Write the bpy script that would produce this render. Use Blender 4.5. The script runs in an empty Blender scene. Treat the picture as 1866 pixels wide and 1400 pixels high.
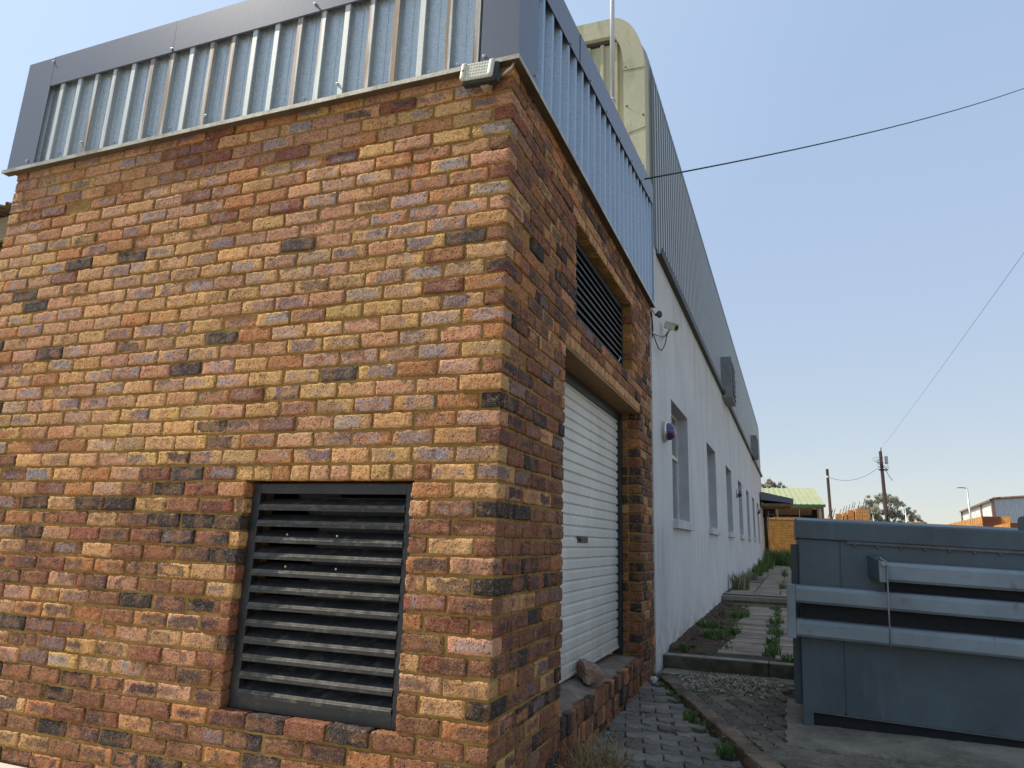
import bpy, bmesh, math, random
import numpy as np
from mathutils import Vector, Matrix
random.seed(7); rng = np.random.default_rng(11)
PI = math.pi
scene = bpy.context.scene
COL = scene.collection

# ------------------------------------------------------------------ helpers
def tag(o, label=None, cat=None, group=None, kind=None):
    if label: o['label'] = label
    if cat: o['category'] = cat
    if group: o['group'] = group
    if kind: o['kind'] = kind
    return o

def empty(name, loc=(0, 0, 0), label=None, cat=None, group=None):
    o = bpy.data.objects.new(name, None); COL.objects.link(o)
    o.location = loc; o.empty_display_size = .1
    return tag(o, label, cat, group)

class MB:
    """collects geometry; build() links it as ONE mesh object (world coordinates in, origin at parent)"""
    def __init__(s): s.v = []; s.f = []; s.m = []
    def add(s, verts, faces, mi=0):
        b = len(s.v); s.v += [tuple(v) for v in verts]
        s.f += [tuple(i + b for i in f) for f in faces]; s.m += [mi] * len(faces); return s
    def hexa(s, p, mi=0):   # 4 bottom, 4 top
        return s.add(p, [(3, 2, 1, 0), (4, 5, 6, 7), (0, 1, 5, 4), (1, 2, 6, 5), (2, 3, 7, 6), (3, 0, 4, 7)], mi)
    def box(s, a, b, mi=0):
        (x0, y0, z0), (x1, y1, z1) = a, b
        x0, x1 = min(x0, x1), max(x0, x1); y0, y1 = min(y0, y1), max(y0, y1); z0, z1 = min(z0, z1), max(z0, z1)
        return s.hexa([(x0, y0, z0), (x1, y0, z0), (x1, y1, z0), (x0, y1, z0), (x0, y0, z1), (x1, y0, z1), (x1, y1, z1), (x0, y1, z1)], mi)
    def obox(s, c, size, M=None, mi=0):
        M = M or Matrix.Identity(3); c = Vector(c); h = [q / 2 for q in size]
        P = [c + M @ Vector((sx * h[0], sy * h[1], sz * h[2])) for sz in (-1, 1) for sx, sy in ((-1, -1), (1, -1), (1, 1), (-1, 1))]
        return s.hexa(P, mi)
    def prism(s, poly, axis, a, b, mi=0):
        """poly in the two other axes; axis 0/1/2"""
        def P(q, t):
            r = [q[0], q[1]]; r.insert(axis, t); return tuple(r)
        n = len(poly)
        V = [P(q, a) for q in poly] + [P(q, b) for q in poly]
        F = [tuple(range(n)), tuple(reversed(range(n, 2 * n)))] + [(i, i + n, (i + 1) % n + n, (i + 1) % n) for i in range(n)]
        return s.add(V, F, mi)
    def tube(s, pts, r, n=8, mi=0, caps=True):
        pts = [Vector(p) for p in pts]; rs = r if isinstance(r, (list, tuple)) else [r] * len(pts)
        V = []; F = []
        for i, p in enumerate(pts):
            d = (pts[min(i + 1, len(pts) - 1)] - pts[max(i - 1, 0)]).normalized()
            a = d.cross(Vector((0, 0, 1)))
            if a.length < 1e-3: a = d.cross(Vector((1, 0, 0)))
            a.normalize(); b = d.cross(a)
            V += [p + rs[i] * (math.cos(2 * PI * k / n) * a + math.sin(2 * PI * k / n) * b) for k in range(n)]
        for i in range(len(pts) - 1):
            for k in range(n):
                F.append((i * n + k, i * n + (k + 1) % n, (i + 1) * n + (k + 1) % n, (i + 1) * n + k))
        if caps:
            F.append(tuple(reversed(range(n)))); F.append(tuple(range((len(pts) - 1) * n, len(pts) * n)))
        return s.add(V, F, mi)
    def lathe(s, c, axis, prof, n=16, mi=0):
        """prof: (radius, distance along axis)"""
        c = Vector(c); ax = Vector(axis).normalized(); a = ax.orthogonal().normalized(); b = ax.cross(a)
        V = []; F = []
        for r, t in prof:
            V += [c + ax * t + max(r, 1e-4) * (math.cos(2 * PI * k / n) * a + math.sin(2 * PI * k / n) * b) for k in range(n)]
        for i in range(len(prof) - 1):
            for k in range(n): F.append((i * n + k, i * n + (k + 1) % n, (i + 1) * n + (k + 1) % n, (i + 1) * n + k))
        F.append(tuple(reversed(range(n)))); F.append(tuple(range((len(prof) - 1) * n, len(prof) * n)))
        return s.add(V, F, mi)
    def build(s, name, mats, parent=None, bevel=0, smooth=False, label=None, cat=None, group=None, kind=None, recalc=True):
        mats = mats if isinstance(mats, (list, tuple)) else [mats]
        me = bpy.data.meshes.new(name); off = Vector((0, 0, 0))
        if parent is not None:
            q = parent
            while q is not None: off = off + q.location; q = q.parent
        me.from_pydata([tuple(Vector(v) - off) for v in s.v], [], s.f)
        for m in mats: me.materials.append(m)
        me.polygons.foreach_set('material_index', s.m)
        if recalc:
            bm = bmesh.new(); bm.from_mesh(me); bmesh.ops.recalc_face_normals(bm, faces=bm.faces); bm.to_mesh(me); bm.free()
        if smooth: me.polygons.foreach_set('use_smooth', [True] * len(me.polygons))
        me.update()
        o = bpy.data.objects.new(name, me); COL.objects.link(o)
        if parent is not None: o.parent = parent
        if bevel:
            md = o.modifiers.new('bevel', 'BEVEL'); md.width = bevel; md.segments = 2; md.limit_method = 'ANGLE'; md.angle_limit = math.radians(40)
        return tag(o, label, cat, group, kind)

# ------------------------------------------------------------------ node helpers
class NT:
    def __init__(s, mat): s.t = mat.node_tree; s.t.nodes.clear()
    def n(s, typ, ins=None, **pr):
        nd = s.t.nodes.new(typ)
        for k, v in pr.items(): setattr(nd, k, v)
        for k, v in (ins or {}).items():
            sock = nd.inputs[k]
            if isinstance(v, bpy.types.NodeSocket): s.t.links.new(v, sock)
            elif isinstance(v, bpy.types.Node): s.t.links.new(v.outputs[0], sock)
            else: sock.default_value = v
        return nd
    def math(s, op, a, b=0.0, clamp=False):
        return s.n('ShaderNodeMath', {0: a, 1: b}, operation=op, use_clamp=clamp).outputs[0]
    def ramp(s, fac, a, b, lo=0.0, hi=1.0):
        return s.n('ShaderNodeMapRange', {'Value': fac, 'From Min': a, 'From Max': b, 'To Min': lo, 'To Max': hi}, interpolation_type='SMOOTHSTEP').outputs[0]
    def mix(s, fac, a, b, bt='MIX'):
        nd = s.n('ShaderNodeMix', data_type='RGBA', blend_type=bt)
        for i, v in ((0, fac), (6, a), (7, b)):
            if isinstance(v, bpy.types.NodeSocket): s.t.links.new(v, nd.inputs[i])
            else: nd.inputs[i].default_value = v if not isinstance(v, (tuple, list)) or len(v) == 4 else (*v, 1)
        return nd.outputs[2]
    def noise(s, vec, scale, detail=3, rough=.55, out=0, **k):
        return s.n('ShaderNodeTexNoise', {'Vector': vec, 'Scale': scale, 'Detail': detail, 'Roughness': rough}, **k).outputs[out]
    def pos(s): return s.n('ShaderNodeNewGeometry').outputs['Position']
    def mapped(s, vec, sc):
        return s.n('ShaderNodeVectorMath', {0: vec, 1: sc}, operation='MULTIPLY').outputs[0]
    def out(s, col, rough=.8, metal=0.0, bump=None, bstr=.5, bdist=.01, spec=.4, **ex):
        b = s.n('ShaderNodeBsdfPrincipled', {'Base Color': col, 'Roughness': rough, 'Metallic': metal, 'Specular IOR Level': spec, **ex})
        if bump is not None:
            bn = s.n('ShaderNodeBump', {'Height': bump, 'Strength': bstr, 'Distance': bdist}); s.t.links.new(bn.outputs[0], b.inputs['Normal'])
        o = s.n('ShaderNodeOutputMaterial'); s.t.links.new(b.outputs[0], o.inputs[0]); return b

def newmat(name):
    m = bpy.data.materials.new(name); m.use_nodes = True; return m, NT(m)
def C4(c): return (*c, 1) if len(c) == 3 else c

def simple(name, col, rough=.7, metal=0., var=.25, scale=3., fine=40., bstr=.15, stretch=(1, 1, 1), dirt=None, spec=.4, bdist=.004, rv=.08):
    """painted / stony surface: broad and fine colour variation, faint bump"""
    m, t = newmat(name); P = t.mapped(t.pos(), stretch)
    a = t.noise(P, scale, 4); b = t.noise(P, fine, 3)
    f = t.math('ADD', t.math('MULTIPLY', a, .65), t.math('MULTIPLY', b, .35))
    lo = tuple(c * (1 - var) for c in col); hi = tuple(min(1, c * (1 + var)) for c in col)
    c = t.mix(t.ramp(f, .3, .7), lo, hi)
    if dirt: c = t.mix(t.ramp(t.noise(P, scale * 1.7, 5, .65), .5, .72, 0, .75), c, dirt)
    t.out(c, t.ramp(b, .2, .8, rough - rv, min(1, rough + rv)), metal, t.math('ADD', b, t.math('MULTIPLY', a, .5)), bstr, bdist, spec)
    return m

# ------------------------------------------------------------------ materials
def mat_brick():
    m, t = newmat('clay_face_brick')
    A = t.n('ShaderNodeAttribute', attribute_name='colA').outputs['Color']
    B = t.n('ShaderNodeAttribute', attribute_name='colB').outputs['Color']
    loc = t.n('ShaderNodeAttribute', attribute_name='loc').outputs['Vector']
    prm = t.n('ShaderNodeSeparateXYZ', {0: t.n('ShaderNodeAttribute', attribute_name='prm').outputs['Vector']}).outputs
    P = t.pos()
    sp = t.n('ShaderNodeSeparateXYZ', {0: loc}).outputs
    seedv = t.n('ShaderNodeCombineXYZ', {0: prm[1], 1: prm[1], 2: prm[1]}).outputs[0]
    Q = t.n('ShaderNodeVectorMath', {0: P, 1: seedv}, operation='ADD').outputs[0]
    n1 = t.noise(Q, 14, 4, .6); n2 = t.noise(Q, 55, 4, .65); n3 = t.noise(Q, 170, 3, .6)
    # blotch in the middle of a brick, ragged edge
    fr = lambda k: t.math('FRACT', t.math('MULTIPLY', prm[1], k))
    lsh = t.math('ADD', sp[0], t.math('MULTIPLY', t.math('SUBTRACT', fr(3.7), .5), .13))     # burnt patch is often off to one end
    dl = t.math('SUBTRACT', t.math('SUBTRACT', prm[0], .0), t.math('ABSOLUTE', lsh)); dh = t.math('SUBTRACT', .0365, t.math('ABSOLUTE', sp[2]))
    w = t.math('MULTIPLY', t.math('SUBTRACT', n1, .5), .11)
    w2 = t.math('MULTIPLY', t.math('SUBTRACT', n2, .5), .02)
    w3 = t.math('MULTIPLY', t.math('SUBTRACT', n3, .5), .02)
    soft = t.math('ADD', .014, t.math('MULTIPLY', t.math('FRACT', t.math('MULTIPLY', prm[1], 7.31)), .055))   # every brick has its own edge softness
    ml = t.n('ShaderNodeMapRange', {'Value': t.math('ADD', dl, t.math('ADD', w, t.math('ADD', w2, w3))), 'From Min': .006, 'From Max': soft}, interpolation_type='SMOOTHSTEP').outputs[0]
    mh = t.n('ShaderNodeMapRange', {'Value': t.math('ADD', dh, t.math('ADD', t.math('MULTIPLY', w, .6), t.math('ADD', w2, w3))), 'From Min': .002, 'From Max': t.math('MULTIPLY', soft, .55)}, interpolation_type='SMOOTHSTEP').outputs[0]
    blot = t.math('MULTIPLY', t.math('MULTIPLY', ml, mh), prm[2], True)
    c = t.mix(blot, A, B)
    core_ = t.math('MULTIPLY', t.ramp(t.math('ADD', dl, w), .045, .07), t.ramp(t.math('ADD', dh, t.math('MULTIPLY', w, .5)), .014, .024))
    c = t.mix(t.math('MULTIPLY', t.math('MULTIPLY', core_, t.ramp(fr(5.3), .62, .66)), .75), c, t.mix(.35, A, (.50, .19, .07, 1)))
    # flashed bands across the length, some ends burnt to another tone
    band = t.noise(t.mapped(Q, (1, 1, .25)), 9, 2, .4)
    c = t.mix(t.ramp(band, .54, .62, 0, .55), c, t.mix(.5, c, (.43, .21, .09, 1)))
    # whole-face mottling: paler, rosier and burnt patches that run across a face
    mo = t.noise(t.mapped(Q, (1, 1, 1.5)), 26, 4, .6)
    c = t.mix(t.ramp(mo, .56, .70, 0, .55), c, t.mix(.55, c, (.62, .43, .26, 1)))
    c = t.mix(t.ramp(mo, .46, .34, 0, .6), c, t.mix(1, c, (.60, .44, .42, 1), 'MULTIPLY'))
    # grain, salts, soot and pits
    c = t.mix(t.ramp(n2, .42, .68, .0, .5), c, t.mix(1, c, (.60, .50, .46, 1), 'MULTIPLY'))
    c = t.mix(t.ramp(n3, .5, .75, 0, .3), c, (.70, .50, .27, 1))
    c = t.mix(t.ramp(t.noise(Q, 110, 3, .7), .50, .62, 0, .55), c, t.mix(1, c, (.42, .33, .30, 1), 'MULTIPLY'))
    vor = t.n('ShaderNodeTexVoronoi', {'Vector': Q, 'Scale': 62.0}).outputs['Distance']
    pit = t.math('MULTIPLY', t.ramp(vor, .16, .26, 1, 0), t.ramp(t.noise(Q, 24, 2), .48, .55))
    salt = t.math('MULTIPLY', t.ramp(t.noise(Q, 150, 3, .75), .60, .66), t.ramp(t.noise(Q, 18, 2), .45, .58))
    c = t.mix(t.math('MULTIPLY', salt, .6), c, (.74, .60, .42, 1))
    c = t.mix(t.math('MULTIPLY', pit, .85), c, (.035, .028, .026, 1))
    soot = t.ramp(t.noise(P, 1.1, 4, .6), .5, .75, 0, .28)
    c = t.mix(soot, c, t.mix(1, c, (.5, .42, .4, 1), 'MULTIPLY'))
    h = t.math('ADD', t.math('ADD', t.math('MULTIPLY', n2, .75), t.math('MULTIPLY', n3, .3)), t.math('MULTIPLY', t.noise(Q, 95, 3, .6), .45))
    h = t.math('SUBTRACT', h, t.math('MULTIPLY', pit, .5))
    t.out(c, .88, 0, h, 1.0, .014, .25)
    return m

def mat_mortar():
    m, t = newmat('sandy_mortar'); P = t.pos()
    a = t.noise(P, 5, 4); b = t.noise(P, 130, 3, .7)
    c = t.mix(t.ramp(a, .3, .7), (.27, .16, .045, 1), (.38, .235, .08, 1))
    c = t.mix(t.ramp(b, .45, .75, 0, .5), c, (.13, .085, .035, 1))
    t.out(c, .95, 0, t.math('ADD', b, t.math('MULTIPLY', t.noise(P, 30, 3), .8)), .6, .004, .15)
    return m

def mat_galv(name, tint, rust=True, axis=0):
    """galvanised IBR sheet: spangle, streaks, rust on single ribs"""
    m, t = newmat(name); P = t.pos()
    v = t.n('ShaderNodeTexVoronoi', {'Vector': P, 'Scale': 150.0}).outputs['Color']
    g = t.n('ShaderNodeSeparateColor', {0: v}).outputs[0]
    st = t.noise(t.mapped(P, (14, 14, .5)), 2.2, 4)
    f = t.math('ADD', t.math('MULTIPLY', g, .4), t.math('MULTIPLY', st, .6))
    c = t.mix(t.ramp(f, .25, .75), tuple(q * .8 for q in tint), tuple(min(1, q * 1.16) for q in tint))
    if rust:
        ws = t.n('ShaderNodeSeparateXYZ', {0: P}).outputs[axis]
        wv = t.n('ShaderNodeCombineXYZ', {0: t.math('MULTIPLY', ws, 5.2), 1: 3.3, 2: 0.0}).outputs[0]
        rn = t.noise(wv, 1.0, 1)
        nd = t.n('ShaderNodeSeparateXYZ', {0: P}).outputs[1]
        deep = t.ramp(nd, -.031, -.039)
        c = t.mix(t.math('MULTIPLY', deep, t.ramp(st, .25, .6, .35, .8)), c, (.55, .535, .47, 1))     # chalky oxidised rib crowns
        c = t.mix(t.math('MULTIPLY', t.ramp(nd, -.006, -.02), t.math('SUBTRACT', 1.0, deep)), c, t.mix(1, c, (.62, .61, .58, 1), 'MULTIPLY'))   # shade of the rib flanks, put into the sheet colour
        fac = t.math('MULTIPLY', t.math('MULTIPLY', t.ramp(rn, .47, .55), deep), t.ramp(t.noise(t.mapped(P, (30, 30, 1.2)), 1.4, 4), .3, .6))
        c = t.mix(t.math('MULTIPLY', fac, .85), c, (.19, .10, .042, 1))
    t.out(c, t.ramp(f, .2, .8, .38, .6), .55, t.math('ADD', st, t.math('MULTIPLY', g, .2)), .12, .004, .5)
    return m

def mat_shutter():
    m, t = newmat('white_shutter_paint'); P = t.pos(); z = t.n('ShaderNodeSeparateXYZ', {0: P}).outputs[2]
    a = t.noise(P, 2, 4); s = t.noise(t.mapped(P, (1, 7, .5)), 2.2, 5, .65); b = t.noise(t.mapped(P, (1, .6, 5)), 30, 4, .7)
    c = t.mix(t.ramp(a, .3, .7), (.62, .59, .51, 1), (.72, .69, .61, 1))
    c = t.mix(t.ramp(s, .5, .75, 0, .35), c, (.45, .41, .33, 1))
    low = t.math('MULTIPLY', t.ramp(z, .85, .40), t.ramp(s, .3, .7, .25, 1))
    c = t.mix(t.math('MULTIPLY', low, .55), c, (.33, .27, .19, 1))
    grp = t.math('MULTIPLY', t.ramp(t.math('ABSOLUTE', t.math('SUBTRACT', z, 1.29)), .45, .05), t.ramp(b, .52, .68))
    c = t.mix(t.math('MULTIPLY', grp, .4), c, (.36, .32, .27, 1))
    sc = t.math('MULTIPLY', t.ramp(t.noise(t.mapped(P, (1, .35, 6)), 16, 4, .8), .66, .70), t.ramp(t.noise(P, 2.3, 2), .46, .6))
    c = t.mix(t.math('MULTIPLY', sc, .55), c, (.30, .28, .25, 1))
    t.out(c, .55, 0, a, .1, .01); return m

def mat_mossy():
    m, t = newmat('mossy_concrete_kerb'); P = t.pos(); nz = t.n('ShaderNodeSeparateXYZ', {0: t.n('ShaderNodeNewGeometry').outputs['True Normal']}).outputs[2]
    a = t.noise(P, 4, 5, .65); b = t.noise(P, 45, 4, .7)
    c = t.mix(t.ramp(a, .3, .7), (.20, .18, .145, 1), (.34, .31, .255, 1))
    c = t.mix(t.math('MULTIPLY', t.ramp(nz, .7, .2), t.ramp(a, .30, .55, .35, .95)), c, (.065, .06, .04, 1))      # algae on the riser
    c = t.mix(t.ramp(t.noise(P, 9, 4, .6), .55, .7, 0, .5), c, (.05, .055, .03, 1))
    t.out(c, .95, 0, t.math('ADD', b, a), .8, .008, .2); return m

def mat_clad():
    m, t = newmat('grey_green_cladding'); P = t.pos(); x = t.n('ShaderNodeSeparateXYZ', {0: P}).outputs
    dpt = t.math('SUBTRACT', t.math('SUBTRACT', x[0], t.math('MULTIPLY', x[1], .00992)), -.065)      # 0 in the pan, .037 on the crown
    a = t.noise(P, 1.2, 4); st = t.noise(t.mapped(P, (8, 8, .15)), 1.6, 5, .6)
    c = t.mix(t.ramp(t.math('ADD', t.math('MULTIPLY', a, .4), t.math('MULTIPLY', st, .6)), .3, .7), (.37, .395, .395, 1), (.50, .525, .525, 1))
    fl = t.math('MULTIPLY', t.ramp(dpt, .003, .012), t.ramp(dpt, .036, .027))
    c = t.mix(fl, c, (.17, .18, .18, 1))                     # rib flanks painted darker: shading put into the colour for contrast
    c = t.mix(t.ramp(dpt, .034, .037, 0, .5), c, (.60, .615, .60, 1))  # crowns painted lighter, as if they caught more light
    t.out(c, .42, .25, None, spec=.5); return m

def mat_whitewall():
    m, t = newmat('weathered_white_plaster'); P = t.pos()
    z = t.n('ShaderNodeSeparateXYZ', {0: P}).outputs[2]
    a = t.noise(P, 1.2, 5, .6); s = t.noise(t.mapped(P, (2.6, 2.6, .3)), 1.3, 6, .62); b = t.noise(P, 45, 4)
    c = t.mix(t.ramp(a, .3, .7), (.58, .565, .535, 1), (.67, .655, .62, 1))
    c = t.mix(t.ramp(s, .48, .74, 0, .36), c, (.43, .415, .40, 1))                     # rain streaks
    top = t.math('MULTIPLY', t.ramp(z, 3.1, 4.45), t.ramp(s, .35, .75, .2, .9))
    c = t.mix(t.math('MULTIPLY', top, .5), c, (.43, .38, .29, 1))                      # stain below the gutter
    low = t.math('MULTIPLY', t.ramp(z, .75, .1), t.ramp(t.noise(P, 5, 5, .65), .35, .7))
    c = t.mix(t.math('MULTIPLY', low, .65), c, (.33, .22, .13, 1))                     # mud splash
    dr = t.math('MULTIPLY', t.math('MULTIPLY', t.ramp(z, 1.46, 1.40), t.ramp(z, .35, 1.35)), t.ramp(t.noise(t.mapped(P, (1, 6, .25)), 1.5, 4, .6), .5, .68))
    c = t.mix(t.math('MULTIPLY', dr, .4), c, (.30, .28, .25, 1))                       # drips below the sills
    ck = t.noise(t.mapped(P, (1, 1, .55)), 2.4, 6, .7)
    crack = t.math('MULTIPLY', t.ramp(t.math('ABSOLUTE', t.math('SUBTRACT', ck, .5)), .006, .0), t.ramp(a, .48, .6))
    c = t.mix(t.math('MULTIPLY', crack, .6), c, (.22, .21, .20, 1))
    fl = t.math('MULTIPLY', t.ramp(t.noise(t.mapped(P, (1, 1, .6)), 22, 4, .7), .63, .67), t.ramp(t.noise(P, 1.7, 3), .48, .62))
    c = t.mix(fl, c, (.36, .35, .34, 1))                                               # flaked paint
    t.out(c, .85, 0, t.math('SUBTRACT', t.math('ADD', t.math('MULTIPLY', b, .4), a), fl), .25, .006, .25)
    return m

def mat_steel(name, col, worn=(.30, .34, .36), streak=True):
    """painted steel skip: chips, dusty streaks"""
    m, t = newmat(name); P = t.pos()
    a = t.noise(P, 2.0, 5, .6); b = t.noise(P, 60, 4, .65); s = t.noise(t.mapped(P, (9, 9, .45)), 1.8, 5, .6)
    c = t.mix(t.ramp(a, .3, .7), tuple(q * .8 for q in col), tuple(q * 1.2 for q in col))
    if streak: c = t.mix(t.ramp(s, .52, .85, 0, .15), c, worn)
    c = t.mix(t.ramp(t.noise(P, 7, 4, .7), .58, .75, 0, .35), c, (.10, .095, .085, 1))
    ru = t.math('MULTIPLY', t.ramp(t.noise(t.mapped(P, (3, 3, .8)), 5, 5, .7), .60, .70), t.ramp(t.noise(P, 1.3, 3), .5, .62))
    c = t.mix(t.math('MULTIPLY', ru, .55), c, (.15, .075, .035, 1))
    ch = t.math('MULTIPLY', t.ramp(t.noise(P, 34, 5, .75), .66, .69), t.ramp(t.noise(P, 3.1, 2), .45, .6))
    c = t.mix(ch, c, (.045, .04, .035, 1))
    fl = t.ramp(t.noise(P, 90, 3, .7), .735, .75)
    c = t.mix(t.math('MULTIPLY', fl, .6), c, (.5, .5, .47, 1))
    t.out(c, t.ramp(a, .3, .7, .42, .62), .0, t.math('SUBTRACT', t.math('ADD', t.math('MULTIPLY', b, .25), t.math('MULTIPLY', a, 4.0)), ch), .35, .006, .45)
    return m

def mat_paver(name, c0, c1, grit):
    m, t = newmat(name); P = t.pos()
    r = t.n('ShaderNodeAttribute', attribute_name='rnd').outputs['Fac']
    a = t.noise(P, 3.2, 5, .65); b = t.noise(P, 75, 4, .7)
    c = t.mix(r, c0, c1)
    c = t.mix(t.ramp(a, .42, .68, 0, .7), c, grit)
    c = t.mix(t.ramp(b, .5, .75, 0, .4), c, t.mix(.5, c, (.30, .28, .25, 1)))
    t.out(c, .9, 0, t.math('ADD', b, t.math('MULTIPLY', a, .6)), .6, .005, .2)
    return m

def mat_leaf(name, c0, c1, trans=.3):
    m, t = newmat(name)
    r = t.n('ShaderNodeAttribute', attribute_name='rnd').outputs['Fac']
    c = t.mix(r, c0, c1)
    b = t.n('ShaderNodeBsdfPrincipled', {'Base Color': c, 'Roughness': .65, 'Specular IOR Level': .25})
    tr = t.n('ShaderNodeBsdfTranslucent', {'Color': c})
    mx = t.n('ShaderNodeMixShader', {0: trans, 1: b.outputs[0], 2: tr.outputs[0]})
    o = t.n('ShaderNodeOutputMaterial'); t.t.links.new(mx.outputs[0], o.inputs[0])
    return m

def mat_wallbrick(name, c0, c1, mort, scale=1.0, ax=0):
    """far brickwork, a Brick Texture laid on the real wall"""
    m, t = newmat(name); P = t.pos(); s = t.n('ShaderNodeSeparateXYZ', {0: P}).outputs
    u = s[0] if ax == 0 else s[1]
    V = t.n('ShaderNodeCombineXYZ', {0: u, 1: s[2], 2: 0.0}).outputs[0]
    br = t.n('ShaderNodeTexBrick', {'Vector': V, 'Color1': c0, 'Color2': c1, 'Mortar': mort, 'Scale': scale, 'Mortar Size': .007, 'Brick Width': .232, 'Row Height': .085, 'Bias': 0.0})
    n = t.noise(P, 4, 4); c = t.mix(t.ramp(n, .4, .7, 0, .5), br.outputs[0], t.mix(1, br.outputs[0], (.6, .5, .42, 1), 'MULTIPLY'))
    t.out(c, .9, 0, br.outputs[1], -.5, .01, .2)
    return m

M = {}
M['brick'] = mat_brick(); M['mortar'] = mat_mortar()
M['galv'] = mat_galv('galvanised_sheet', (.50, .555, .575)); M['galv_side'] = mat_galv('galvanised_sheet_side', (.38, .46, .545), False)
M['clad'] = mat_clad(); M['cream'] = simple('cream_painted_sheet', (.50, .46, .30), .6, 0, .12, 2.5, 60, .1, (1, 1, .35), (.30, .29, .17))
M['flash'] = simple('slate_blue_flashing', (.13, .14, .17),   .36, .25, .05, .8, 60, .0, (1, 1, .3), spec=.5, rv=.012)
M['trim'] = simple('dull_aluminium_trim', (.42, .39, .31), .45, .5, .3, 5, 60, .1, dirt=(.2, .15, .09))
M['white'] = mat_whitewall()
M['reveal'] = simple('grey_reveal_plaster', (.45, .455, .47), .85, 0, .12, 3, 50, .15)
M['sillm'] = simple('concrete_sill', (.52, .52, .51), .85, 0, .18, 5, 60, .3)
M['blk'] = simple('black_powder_coated_metal', (.018, .02, .022), .45, .0, .3, 6, 90, .15, dirt=(.05, .047, .042), spec=.5)
M['blade'] = simple('dusty_black_louvre', (.03, .031, .032), .55, .0, .4, 9, 160, .5, dirt=(.13, .12, .10), spec=.4)
M['dust'] = simple('dust_on_blade_edge', (.11, .10, .078), .9, 0, .6, 20, 120, .3)
M['dark'] = simple('dark_void', (.010, .010, .011), .95)
M['shutter'] = mat_shutter()
M['soffit'] = simple('stained_lintel_soffit', (.25, .145, .06), .9, 0, .3, 6, 50, .5, (1, .25, 1))
M['concrete'] = simple('old_concrete', (.215, .19, .15), .92, 0, .45, 2.2, 45, .6, dirt=(.13, .12, .09), bdist=.006)
M['apron'] = simple('pale_concrete_apron', (.60, .54, .45), .92, 0, .16, 1.6, 40, .5, dirt=(.3, .25, .18), bdist=.006)
M['mossy'] = mat_mossy()
M['ground'] = simple('dusty_yard_ground', (.20, .165, .12), .95, 0, .3, .6, 14, .5, dirt=(.12, .11, .06), bdist=.02)
M['soil'] = simple('red_brown_soil', (.085, .045, .028), .98, 0, .45, 7, 70, 1.0, dirt=(.06, .032, .02), bdist=.02)
M['joint'] = simple('dirt_in_paving_joints', (.055, .045, .032), .98, 0, .4, 5, 70, .8, dirt=(.03, .04, .015))
M['paver'] = mat_paver('weathered_interlocking_paver', (.16, .14, .115, 1), (.27, .24, .20, 1), (.10, .088, .07, 1))
M['paver2'] = mat_paver('dark_brick_paver', (.125, .105, .082, 1), (.24, .195, .15, 1), (.07, .062, .045, 1))
M['plank'] = mat_paver('pinkish_plank_paver', (.27, .205, .155, 1), (.37, .295, .235, 1), (.15, .11, .08, 1))
M['bin'] = mat_steel('slate_grey_bin_paint', (.066, .092, .106)); M['binlight'] = mat_steel('faded_grey_blue_bin_paint', (.20, .245, .27), (.33, .35, .35))
M['bindark'] = simple('bin_underside_and_gap_shade', (.007, .009, .012), .7)  # also the painted shade between the container rails
M['rubber'] = simple('grey_rubber_strip', (.11, .115, .115), .6, 0, .3, 8, 60, .2)
M['wmetal'] = simple('galvanised_pipe', (.58, .56, .52), .4, .5, .12, 4, 50, .05, (1, 1, .2))
M['wplast'] = simple('aged_white_plastic', (.62, .60, .50), .45, 0, .1, 12, 80, .05)
M['frame'] = simple('cream_window_frame', (.66, .63, .55), .5, 0, .1, 8, 60, .05)
M['wood'] = simple('creosoted_pole', (.042, .024, .017), .85, 0, .4, 5, 40, .5, (1, 1, .1))
M['wire'] = simple('black_cable', (.02, .02, .022), .6)
M['rock'] = simple('broken_brick_lump', (.27, .17, .115), .95, 0, .35, 12, 80, .9, dirt=(.4, .33, .26), bdist=.008)
M['stone'] = simple('pale_stone', (.6, .58, .54), .9)
M['rodm'] = simple('dull_steel_rod', (.30, .33, .34), .5, .5)
M['chrome'] = simple('dull_chrome', (.6, .6, .6), .25, .9, .05)
def glass(name, col, rough=.12):
    m, t = newmat(name); n = t.noise(t.pos(), 5, 4)
    t.out(t.mix(t.ramp(n, .4, .7), col, tuple(min(1, q * 1.7) for q in col)), rough, 0, None, spec=.8); return m
M['glass'] = glass('dusty_window_glass', (.10, .12, .13)); M['purple'] = glass('purple_plastic_dome', (.045, .018, .085), .18)
M['lens'] = simple('led_lens_panel', (.62, .62, .50), .3, 0, .08, 40, 200, .1); M['led'] = simple('led_dot', (.80, .78, .62), .2)
M['greenroof'] = simple('pale_green_roof_sheet', (.38, .40, .225), .6, .0, .08, 2, 20, .05); M['greentrim'] = simple('green_gutter', (.05, .12, .055), .5)
M['ybrick'] = mat_wallbrick('yellow_garden_brick', (.50, .27, .07, 1), (.42, .20, .055, 1), (.13, .07, .025, 1))
M['rbrick'] = mat_wallbrick('red_house_brick', (.36, .13, .05, 1), (.27, .10, .045, 1), (.2, .13, .08, 1))
M['stack'] = simple('new_orange_brick', (.62, .30, .095), .9, 0, .25, 4, 9, .3); M['stackd'] = simple('gap_between_bricks', (.13, .05, .025), .95)
M['whwhite'] = simple('white_warehouse_panel', (.72, .71, .64), .6); M['whsteel'] = mat_galv('silver_warehouse_sheet', (.50, .54, .58), False)
M['whtrim'] = simple('red_oxide_steel', (.24, .14, .10), .6); M['browntim'] = simple('brown_timber', (.20, .12, .07), .8, 0, .3, 4, 40, .3)
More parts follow.
